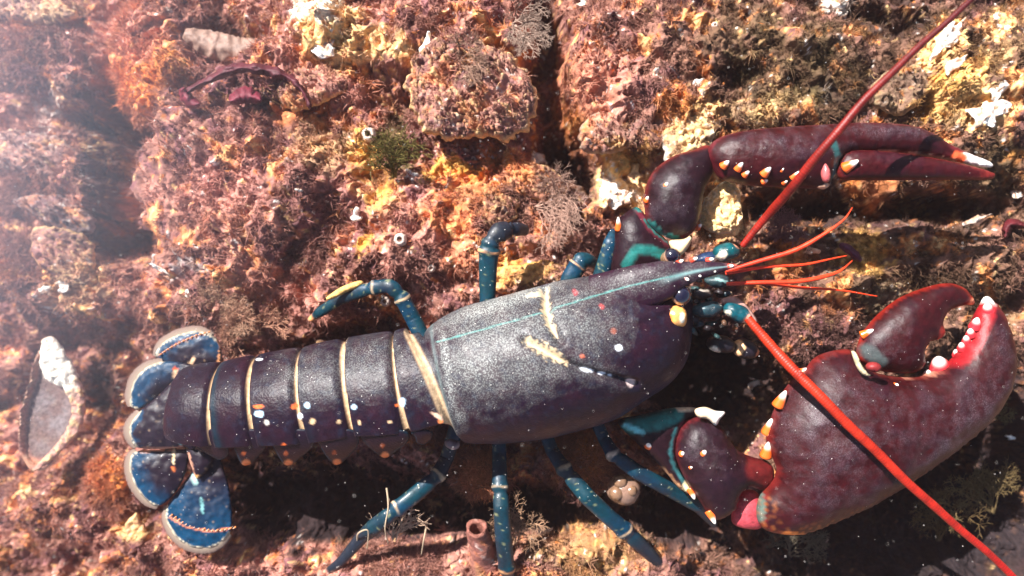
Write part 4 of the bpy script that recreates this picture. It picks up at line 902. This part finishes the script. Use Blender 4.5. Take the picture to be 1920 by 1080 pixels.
fing, zf, _ = hard([(1570, 308), (1584, 284), (1640, 282), (1720, 291), (1800, 306), (1858, 322), (1866, 330), (1852, 337), (1780, 337), (1700, 338), (1620, 338), (1578, 336), (1568, 322)], 2.0, 20, CL * 1.3, 'movable_finger', palm, seed=12, edgec=f32((.14, .012, .01)), edgew=.2, sp=4, under=1)
put(palm, zf, [(1590, 312, 10, 26, .7, -.45, .8)])
put(palm, zp, [(1360, 308, 7.5, 15, .6, -.6), (1386, 313, 7, 16, .5, -.7), (1400, 325, 6, 12, .6, -.5), (1436, 323, 8, 18, .6, -.7), (1436, 339, 5.5, 10, .6, -.2), (1474, 340, 5.5, 9, .6, -.2), (1469, 316, 4, 7, .5, -.5), (1491, 329, 8, 17, .6, -.6),
   (1511, 328, 4.5, 8, .4, -.4), (1552, 252, 4.5, 8, .5, -.3), (1546, 270, 5, 9, .3, -.4)])
mk('hinge_knob', [(lambda p: (p['v'], p['f'], (.42, .09, .09)))(pillow([(1546, 305), (1556, 318), (1556, 338), (1545, 342), (1539, 325)], 2.25, 8, 3)), (lambda p: (p['v'], p['f'], (.6, .35, .22)))(pillow([(1530, 343), (1542, 338), (1556, 346), (1545, 355), (1532, 352)], 2.0, 7, 3))], M['spine'], palm)

# lower arm (crusher side)
arm, za, _ = hard([(1158, 790), (1200, 778), (1250, 766), (1300, 764), (1312, 775), (1280, 800), (1268, 840), (1275, 880), (1298, 922), (1276, 918), (1240, 876), (1195, 832)], 1.05, 34, CLD, 'claw_arm', lob, seed=13,
    marks=[([(1180, 797), (1225, 788), (1265, 775)], 14, GREEN * 1.1), ([(1172, 796), (1200, 806)], 5, (.2, .6, .6)), ([(1262, 800), (1252, 840), (1262, 875), (1285, 905)], 4, (.03, .12, .13)), ([(1278, 792), (1264, 825), (1268, 855)], 7, (.11, .014, .03)), ([(1240, 876), (1275, 916)], 3.5, (.6, .3, .15)), ([(1286, 908), (1292, 918)], 8, (.8, .68, .4)), ([(1270, 766), (1300, 764)], 3.5, (.8, .65, .45))])
put(arm, za, [(1217, 833, 10, 12, -.2, -.2, 1)])
wrist, zw, _ = hard([(1270, 812), (1286, 788), (1320, 781), (1348, 797), (1366, 822), (1384, 845), (1412, 857), (1440, 865), (1452, 885), (1446, 908), (1428, 919), (1404, 912), (1388, 926), (1378, 955), (1356, 972), (1334, 972), (1312, 940), (1288, 905), (1270, 866), (1265, 838)],
    1.2, 46, CLD * 1.1, 'claw_wrist', lob, seed=15, edgec=f32((.08, .008, .01)), edgew=.14, marks=[([(1410, 875), (1440, 885)], 22, (.09, .008, .008)), ([(1392, 919), (1412, 917)], 4, (.8, .62, .45))],
    dust=[(1310, 830, 50, 50, 0, .08)])
put(wrist, zw, [(1281, 850, 6, 9, .2, -.3), (1321, 848, 7.5, 11, .4, -.5), (1298, 876, 4, 6, .2, -.2), (1362, 934, 6, 8, .3, -.2), (1297, 922, 8, 20, .3, .9, .4), (1333, 964, 9, 24, .35, .9, .4)])
p = pillow([(1303, 768), (1322, 763), (1342, 770), (1360, 773), (1350, 786), (1342, 798), (1326, 786), (1308, 782)], 1.5, 9, 3)
mk('white_spur', (p['v'], p['f'], mixc(np.tile((.75, .55, .36), (len(p['x']), 1)), (.92, .85, .75), sm(1325, 1350, p['x']))), M['spine'], wrist)
mk('joint_skin', [(lambda p: (p['v'], p['f'], (.55, .07, .09)))(pillow([(1380, 935), (1402, 918), (1424, 930), (1430, 985), (1402, 992), (1372, 978)], 1.0, 18, 4))], M['weed'], wrist)
palm, zp, pp_ = hard([(1508, 693), (1528, 670), (1560, 658), (1592, 655), (1606, 668), (1622, 690), (1660, 703), (1715, 706), (1735, 700), (1765, 690), (1788, 668), (1800, 645), (1812, 625), (1822, 598), (1834, 575), (1845, 557), (1860, 560), (1882, 592),
    (1897, 632), (1903, 680), (1892, 730), (1860, 782), (1810, 828), (1750, 872), (1690, 912), (1620, 952), (1550, 984), (1500, 1002), (1455, 1000), (1428, 988), (1418, 962), (1424, 930), (1446, 905), (1456, 882), (1446, 852), (1436, 822), (1446, 782), (1463, 742), (1485, 712)],
    1.35, 82, CL * .95, 'claw', lob, seed=21, edgec=f32((.14, .012, .01)), edgew=.07, sp=6, under=.6,
    marks=[([(1848, 566), (1850, 562)], 11, (.92, .88, .8)), ([(1845, 578), (1825, 615), (1808, 650), (1785, 672)], 13, (.26, .008, .012)), ([(1470, 998), (1495, 1000)], 8, (.85, .25, .05)), ([(1424, 925), (1422, 975)], 5, (.08, .12, .1)), ([(1755, 690), (1735, 698), (1690, 704)], 4, (.5, .2, .13))],
    dust=[(1520, 790, 90, 90, 0, .34), (1640, 800, 120, 60, -30, .16), (1780, 790, 110, 45, -42, .5), (1850, 700, 40, 80, 20, .3), (1560, 900, 90, 60, -20, .2)])
me = palm.data; nv = len(me.vertices)        # orange freckles along the lower rim
ca = np.zeros(nv * 4, np.float32); me.color_attributes["Col"].data.foreach_get("color", ca); ca = ca.reshape(-1, 4)
q, _ = dline(pp_['x'], pp_['y'], [(1428, 940), (1432, 985), (1480, 1000), (1560, 978), (1640, 940), (1720, 890)]); fr = fbm(pp_['x'] / 8, pp_['y'] / 8, 3, 77)
ca[:, :3] = mixc(ca[:, :3].astype(float), (.4, .12, .03), sm(.1, .35, fr) * sm(30, 4, q) * .45); me.color_attributes["Col"].data.foreach_set("color", ca.ravel())
fing, zf, _ = hard([(1606, 668), (1612, 634), (1638, 597), (1680, 562), (1728, 541), (1772, 531), (1803, 537), (1822, 554), (1827, 570), (1806, 573), (1783, 581), (1766, 598), (1768, 612), (1772, 626), (1758, 637), (1738, 641), (1730, 655), (1733, 680), (1716, 698), (1665, 698), (1625, 686)],
    1.4, 40, CL * .95, 'movable_finger', palm, seed=23, edgec=f32((.22, .012, .006)), edgew=.12, sp=5, marks=[([(1763, 622), (1766, 626)], 14, (.45, .03, .02)), ([(1822, 565), (1820, 570)], 6, (.8, .3, .15)), ([(1618, 655), (1640, 678)], 12, (.05, .06, .06))], dust=[(1660, 640, 50, 50, 0, .1)])
put(palm, zf, [(1622, 626, 8, 22, .75, -.5, .5)])
put(palm, zp, [(1437, 850, 11, 30, .12, -1, .4), (1440, 807, 11, 30, .2, -1, .4), (1461, 756, 11, 32, .4, -1, .4), (1504, 698, 9, 20, .7, -.5, .5), (1683, 722, 6, 8, .5, -.3), (1666, 721, 3.5, 5, .3, -.2), (1485, 998, 8, 9, .2, .4, .5)])
TC = (.6, .03, .04); TW = (.96, .82, .74)
for tx, ty, tr, tl in [(1762, 686, 19, 30), (1740, 701, 10, 16), (1793, 662, 8, 16), (1803, 650, 8.5, 17), (1812, 637, 8.5, 17), (1820, 624, 9, 17), (1829, 609, 11, 22), (1852, 580, 12, 22)]:
    dx_, dy_ = ((-.5, -.8) if tr != 11 else (-.1, -1)); mk('tooth', spike(tx, ty, zp(tx, ty) - .05, dx_, dy_, .75, tl, tr, TC, TW), M['spine'], palm)
mk('hinge_knob', [(lambda p: (p['v'], p['f'], (.2, .02, .02)))(pillow(blob(1638, 688, 15, 10, 10, 10, .05, 2), 2.1, 10, 3)), (lambda p: (p['v'], p['f'], (.5, .42, .26)))(pillow([(1596, 658), (1606, 662), (1615, 682), (1628, 700), (1640, 704), (1620, 704), (1606, 688)], 1.95, 6, 3))], M['claw'], palm)

# ---- antennae
def feeler(pts, rad, name, ringed=True, c0=(.62, .035, .006), c1=(.40, .012, .008), n=14, step=1.6, pitch=7.5):
    p = crom(pts, step); m = len(p); s_ = np.linspace(0, 1, m); r = np.interp(s_, np.linspace(0, 1, len(rad)), rad); arc = s_ * m * step
    ph = (arc / pitch) % 1; p[:, 1] += 1.6 * np.sin(arc / 60) + 1.0 * np.sin(arc / 23 + 2); r = .82 * r * (1 + .05 * fbm(arc / 30, 0 * arc, 3, 7)); r = r * (1 + (.03 * np.cos(2 * np.pi * ph) if ringed else 0)); v, f, s, t = loft(P(p[:, 0], p[:, 1], p[:, 2]), r / 100, n)
    k = (np.cos(2 * np.pi * ph) * .5 + .5) ** 2; kk = np.r_[np.repeat(k, n), 0, 0]
    c = mixc(np.tile(f32(c0), (len(v), 1)), c1, s)
    c = c * (1 + .45 * fbm(s * m * step / 22, s * 3, 4, 5))[:, None].clip(.5, 1.6)
    if ringed: c = c * (1 - .40 * (1 - kk)[:, None] * .9)
    return mk(name, (v, f, c), M['antenna'], lob)
feeler([(1402, 596, 2.0), (1450, 652, 2.15), (1500, 704, 2.35), (1560, 767, 2.5), (1640, 845, 2.5), (1740, 938, 2.35), (1830, 1018, 2.2), (1910, 1092, 2.1)], [8.5, 10.5, 10, 9.5, 9, 8.5, 7.5, 7], 'antenna', c0=(.5, .028, .005), c1=(.36, .008, .005), pitch=5)
feeler([(1392, 460, 1.9), (1440, 402, 2.2), (1500, 332, 2.9), (1565, 255, 3.3), (1640, 168, 3.4), (1725, 85, 3.4), (1812, 10, 3.4), (1870, -38, 3.4)], [6.5, 9, 8.5, 8, 7, 6.3, 5.6, 5], 'antenna', c0=(.30, .012, .004), c1=(.05, .003, .005), pitch=5.5)
RA = dict(ringed=False, c0=(.55, .03, .008), c1=(.8, .05, .01), n=10)
feeler([(1360, 508, 2.1), (1430, 487, 2.2), (1500, 463, 2.3), (1550, 437, 2.35), (1582, 413, 2.35), (1598, 390, 2.3)], [3.5, 4, 4.6, 4.4, 3, .7], 'antennule', **RA)
feeler([(1360, 512, 2.0), (1450, 498, 2.1), (1520, 493, 2.1), (1588, 481, 2.0)], [3.5, 3, 2.6, 1], 'antennule', **RA)
feeler([(1362, 531, 2.0), (1430, 529, 2.1), (1520, 523, 2.15), (1570, 512, 2.1), (1598, 490, 2.0)], [3.5, 4, 4.4, 4.2, 1], 'antennule', **RA)
feeler([(1366, 532, 1.95), (1430, 531, 2.0), (1500, 537, 1.95), (1570, 545, 1.85), (1645, 556, 1.7)], [3.5, 3.2, 3, 2.2, .8], 'antennule', **RA)

# ---- eyes, antenna bases, mouthparts
def eye(px_, py_, r, z):
    st = thing  # noqa
    v, f, s, t = loft(P(np.linspace(px_ - 18, px_ - 4, 10), np.linspace(py_ + 6, py_ + 2, 10), np.linspace(z - .35, z - .1, 10)), np.linspace(.6, .85, 10) * r / 100, 18)
    e_ = mk('eye', (v, f, (.22, .12, .06)), M['spine'], lob)
    n1, n2 = 28, 36; a = np.linspace(0, np.pi, n1)[:, None]; b = (np.arange(n2) / n2 * 2 * np.pi)[None]
    d = np.stack([np.sin(a) * np.cos(b), np.sin(a) * np.sin(b), np.cos(a) + 0 * b], -1).reshape(-1, 3); q = np.array([.35, .35, .87]); q /= np.linalg.norm(q)
    v = P(px_, py_, z) + d * r / 100; dt = d @ q
    c = mixc(np.tile((.4, .22, .14), (len(v), 1)), (.006, .004, .014), sm(.0, .2, dt)); i_ = np.arange(n1 - 1)[:, None] * n2; j_ = np.arange(n2)[None]; k_ = (j_ + 1) % n2
    mk('eyeball', (v, np.stack([i_ + j_, i_ + n2 + j_, i_ + n2 + k_, i_ + k_], -1).reshape(-1, 4), c), M['eye'], e_)
eye(1277, 553, 17, 2.25); eye(1260, 480, 14, 2.0)
def joint(name, pts, z, T, c, marks=(), tilt=(0, 0), m='leg', seed=0):
    return hard(pts, z, T, c, name, lob, tilt, 3, marks, (), .8, seed, m=m)[0]
CRM = (.9, .78, .58)
hr = np.random.default_rng(77)
for k in range(26):
    hx, hy = hr.uniform(1286, 1392), 0; hy = 515 + hr.uniform(0, 1) * np.interp(hx, [1286, 1330, 1392], [110, 130, 70]); a_ = hr.uniform(-.5, .9); ln_ = hr.uniform(12, 30)
    q_ = [(hx, hy, 1.35), (hx + ln_ * .5 * math.cos(a_), hy + ln_ * .5 * math.sin(a_), 1.55 + hr.uniform(0, .3)), (hx + ln_ * math.cos(a_), hy + ln_ * math.sin(a_), 1.45 + hr.uniform(-.1, .2))]
    q_ = crom(q_, 2); v, f, s, _ = loft(P(q_[:, 0], q_[:, 1], q_[:, 2]), hr.uniform(2.5, 6) / 100 * np.sin(np.linspace(.5, 3.0, len(q_))) ** .7, 9)
    kc = [(.01, .025, .035), (.015, .01, .012), (.10, .05, .03), (.02, .05, .05)][k % 4]; c = mixc(np.tile(kc, (len(v), 1)), (.75, .5, .3), sm(.85, .95, s) * (k % 3 == 0) * .8)
    mk('mouthpart', (v, f, c), M['leg'], lob)
joint('antenna_base', blob(1362, 472, 26, 17, -10, 10, .08, 1), 1.9, 17, (.0, .06, .07), [([(1345, 488), (1352, 478)], 7, CRM), ([(1378, 458), (1384, 462)], 5, (.8, .35, .2))])
joint('antenna_base', blob(1325, 484, 24, 12, -12, 10, .08, 2), 1.8, 14, (.01, .03, .08), [([(1345, 486), (1338, 492)], 6, CRM)])
joint('antenna_base', blob(1326, 580, 32, 15, -8, 10, .08, 3), 1.8, 16, (.01, .04, .05), [([(1355, 590), (1362, 600)], 6, CRM), ([(1350, 568), (1362, 572)], 4, CRM)])
joint('antenna_base', blob(1382, 586, 28, 16, 25, 10, .08, 4), 1.85, 16, (.0, .06, .08), [([(1360, 596), (1362, 586)], 5, CRM), ([(1398, 602), (1404, 594)], 7, (.85, .5, .35))])
joint('antenna_scale', [(1352, 562), (1375, 556), (1400, 572), (1420, 600), (1412, 604), (1390, 585), (1360, 574)], 1.75, 4, (.4, .22, .18), m='claw')
joint('antenna_scale', [(1350, 500), (1380, 492), (1398, 478), (1402, 470), (1392, 488), (1375, 502)], 1.85, 4, (.34, .24, .17), m='claw')
joint('cheek_plate', [(1248, 580), (1268, 572), (1286, 582), (1287, 606), (1274, 614), (1248, 608)], 2.2, 16, (.8, .36, .1), [([(1250, 592), (1253, 602)], 7, (.9, .25, .04)), ([(1276, 590), (1276, 600)], 5, (.95, .85, .65))], m='spine')
joint('mouthpart', blob(1300, 598, 18, 11, 15, 9, .1, 5), 1.7, 12, (.03, .012, .012), [([(1286, 590), (1302, 586)], 3, (.5, .5, .42)), ([(1288, 604), (1294, 612)], 5, CRM)])
joint('mouthpart', blob(1310, 550, 26, 14, 10, 9, .15, 6), 1.6, 14, (.05, .035, .03), [([(1300, 545), (1325, 545)], 2.5, (.35, .3, .25))])
joint('mouthpart', blob(1345, 527, 24, 12, 0, 9, .12, 7), 1.7, 12, (.02, .04, .045), [([(1340, 523), (1362, 530)], 2.5, (.2, .35, .33))])
joint('mouthpart', blob(1352, 645, 28, 17, 10, 9, .06, 8), 1.1, 16, (.012, .01, .014), [([(1336, 655), (1342, 662)], 7, CRM)])
joint('mouthpart', blob(1398, 655, 26, 18, 15, 9, .06, 9), 1.0, 15, (.012, .01, .014), [([(1382, 640), (1388, 650), (1382, 662)], 6, (.75, .42, .2)), ([(1420, 660), (1418, 670)], 4, (.6, .25, .12))])
joint('mouthpart', [(1246, 700), (1252, 682), (1268, 668), (1272, 674), (1262, 690), (1250, 700)], 1.55, 4, (.62, .56, .45), m='spine')
joint('gill_cover_hinge', blob(848, 833, 15, 10, 10, 9, .06, 11), 1.0, 9, (.3, .2, .2))

# ------------------------------------------------------------------ algae threads over everything that is reef
def threads(name, npts, lmin, lmax, wid, per, label, seed, bright=1.0, keep=None):
    r = np.random.default_rng(seed)
    Pp = np.concatenate([a[0] for a in FUZZ]); Nn_ = np.concatenate([a[1] for a in FUZZ]); Cc = np.concatenate([a[2] for a in FUZZ])
    qx, qy = Pp[:, 0], Pp[:, 1]
    dens = sm(-.35, .35, fbm(qx * 1.1, qy * 1.1, 3, seed + 3)) * (.25 + .75 * sm(-.2, .3, fbm(qx * 4, qy * 4, 2, seed + 4)))
    lum = Cc.mean(1); dens = (dens + .12) * sm(.5, .28, lum) * sm(.03, .09, lum)
    idx = r.choice(len(Pp), npts, p=dens / dens.sum())
    idx = np.repeat(idx, per); k = len(idx)
    base = Pp[idx] + r.normal(0, .018, (k, 3)) * [1, 1, .2]; up = Nn_[idx] * .8 + [0, 0, .35]
    d = up + r.normal(0, .75, (k, 3)); d /= np.linalg.norm(d, axis=1)[:, None]; l = (r.uniform(lmin, lmax, k) * (.6 + .8 * np.repeat(r.random(npts), per)))[:, None]
    b = r.normal(0, .5, (k, 3)); p1 = base + d * l * .5; d2 = d + b; d2 /= np.linalg.norm(d2, axis=1)[:, None]; p2 = p1 + d2 * l * .5
    s = np.cross(d, r.normal(0, 1, (k, 3))); s /= np.linalg.norm(s, axis=1)[:, None] + 1e-9; t = np.cross(d, s); w = wid * r.uniform(.6, 1.3, (k, 1))
    tri = [s, -.5 * s + .87 * t, -.5 * s - .87 * t]
    VV = np.stack([base + q * w for q in tri] + [p1 + q * w * .75 for q in tri] + [p2], 1).reshape(-1, 3)
    o = np.arange(k)[:, None] * 7
    Q = np.concatenate([o + [0, 1, 4, 3], o + [1, 2, 5, 4], o + [2, 0, 3, 5]]); T = np.concatenate([o + [3, 4, 6], o + [4, 5, 6], o + [5, 3, 6]])
    bx_, _b = proj(Pp[idx]); tan = mixc(np.tile((.38, .18, .14), (k, 1)), (.12, .075, .045), sm(950, 1500, bx_ + 150 * r.normal(0, 1, k)))  # threads darken rightward with the reef, weaker light put into their colour
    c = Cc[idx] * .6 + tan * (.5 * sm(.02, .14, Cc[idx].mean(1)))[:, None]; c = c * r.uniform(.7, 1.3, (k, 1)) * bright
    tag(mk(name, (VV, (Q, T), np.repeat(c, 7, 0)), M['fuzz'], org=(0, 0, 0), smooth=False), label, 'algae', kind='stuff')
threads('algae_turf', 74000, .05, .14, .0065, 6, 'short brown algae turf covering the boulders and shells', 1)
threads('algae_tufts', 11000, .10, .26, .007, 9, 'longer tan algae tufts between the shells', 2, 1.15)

# marine snow: grains drifting in the water
k = 700; r = np.random.default_rng(8); c0 = P(r.uniform(0, 1920, k), r.uniform(0, 1080, k), r.uniform(.5, 5, k)); q = f32([(1, 0, 0), (-1, 0, 0), (0, 1, 0), (0, -1, 0), (0, 0, 1), (0, 0, -1)])
v = (c0[:, None] + q[None] * (r.uniform(.003, .008, (k, 1, 1)))).reshape(-1, 3); o = np.arange(k)[:, None] * 6
F = np.concatenate([o + t for t in ([0, 2, 4], [2, 1, 4], [1, 3, 4], [3, 0, 4], [2, 0, 5], [1, 2, 5], [3, 1, 5], [0, 3, 5])])
tag(mk('drifting_particles', (v, F, (.8, .75, .7)), M['speck'], org=(0, 0, 0)), 'fine pale grains drifting in the water', 'particles', kind='stuff')

# ------------------------------------------------------------------ haze: the murk of the water
hm = bpy.data.materials.new('murky_water'); hm.use_nodes = True; nt = hm.node_tree; nt.nodes.remove(nt.nodes["Principled BSDF"])
pv = nt.nodes.new("ShaderNodeVolumePrincipled"); pv.inputs["Color"].default_value = (0.86, 0.84, 0.92, 1); pv.inputs["Density"].default_value = 0.0012 / K; pv.inputs["Anisotropy"].default_value = 0.55
nt.links.new(pv.outputs[0], nt.nodes["Material Output"].inputs["Volume"])
lo, hi = tv.min(0) - 1.0, tv.max(0) + 1.0
lo[2] = tv[:, 2].min() - 28; hi[2] = H + 1.0
bxv = f32([(a, b, c_) for a in (lo[0], hi[0]) for b in (lo[1], hi[1]) for c_ in (tv[:, 2].min() - 28.6, H + 1.0)])
bf = np.array([[0, 1, 3, 2], [4, 6, 7, 5], [0, 4, 5, 1], [2, 3, 7, 6], [0, 2, 6, 4], [1, 5, 7, 3]])
tag(mk('haze', (bxv, bf, (1, 1, 1)), hm, org=(CX, CY, 0), smooth=False), kind='stuff')

# a cloud of stirred-up silt over the left side of the reef
n1, n2 = 40, 60; a = np.linspace(0, np.pi, n1)[:, None]; b = (np.arange(n2) / n2 * 2 * np.pi)[None]
d = np.stack([np.sin(a) * np.cos(b), np.sin(a) * np.sin(b), np.cos(a) + 0 * b], -1).reshape(-1, 3)
i_ = np.arange(n1 - 1)[:, None] * n2; j_ = np.arange(n2)[None]; k_ = (j_ + 1) % n2; F = np.stack([i_ + j_, i_ + n2 + j_, i_ + n2 + k_, i_ + k_], -1).reshape(-1, 4)
sm_ = hm.copy(); sm_.node_tree.nodes['Principled Volume'].inputs['Color'].default_value = (.74, .82, 1, 1); sm_.name = 'silt'; sm_.node_tree.nodes["Principled Volume"].inputs["Density"].default_value = 0.05 / K; sm_.node_tree.nodes['Principled Volume'].inputs['Anisotropy'].default_value = -0.3
nt = sm_.node_tree; pv_ = nt.nodes["Principled Volume"]; tc = nt.nodes.new("ShaderNodeTexCoord"); RAD = (10.2, 8.6, 3.6)
vm = nt.nodes.new("ShaderNodeVectorMath"); vm.operation = 'DIVIDE'; vm.inputs[1].default_value = RAD; nt.links.new(tc.outputs["Object"], vm.inputs[0])
vl = nt.nodes.new("ShaderNodeVectorMath"); vl.operation = 'LENGTH'; nt.links.new(vm.outputs[0], vl.inputs[0])
mr_ = nt.nodes.new("ShaderNodeMapRange"); mr_.interpolation_type = 'SMOOTHSTEP'; nt.links.new(vl.outputs["Value"], mr_.inputs[0])
for q_, v_ in enumerate((0.15, 1.0, 0.078 / K, 0.0)): mr_.inputs[q_ + 1].default_value = v_
nt.links.new(mr_.outputs[0], pv_.inputs["Density"])
SC = f32((-2.5, -2.9, 4.3)); tag(mk('silt_cloud', (SC + d * RAD, F, (1, 1, 1)), sm_, org=SC), 'pale cloud of silt hanging over the left side of the reef', 'silt', kind='stuff')

# ------------------------------------------------------------------ to metres
for o in scene.objects:
    if o.parent is None and o.type in ('MESH', 'EMPTY'):
        o.location = o.location * K; o.scale = (K, K, K)
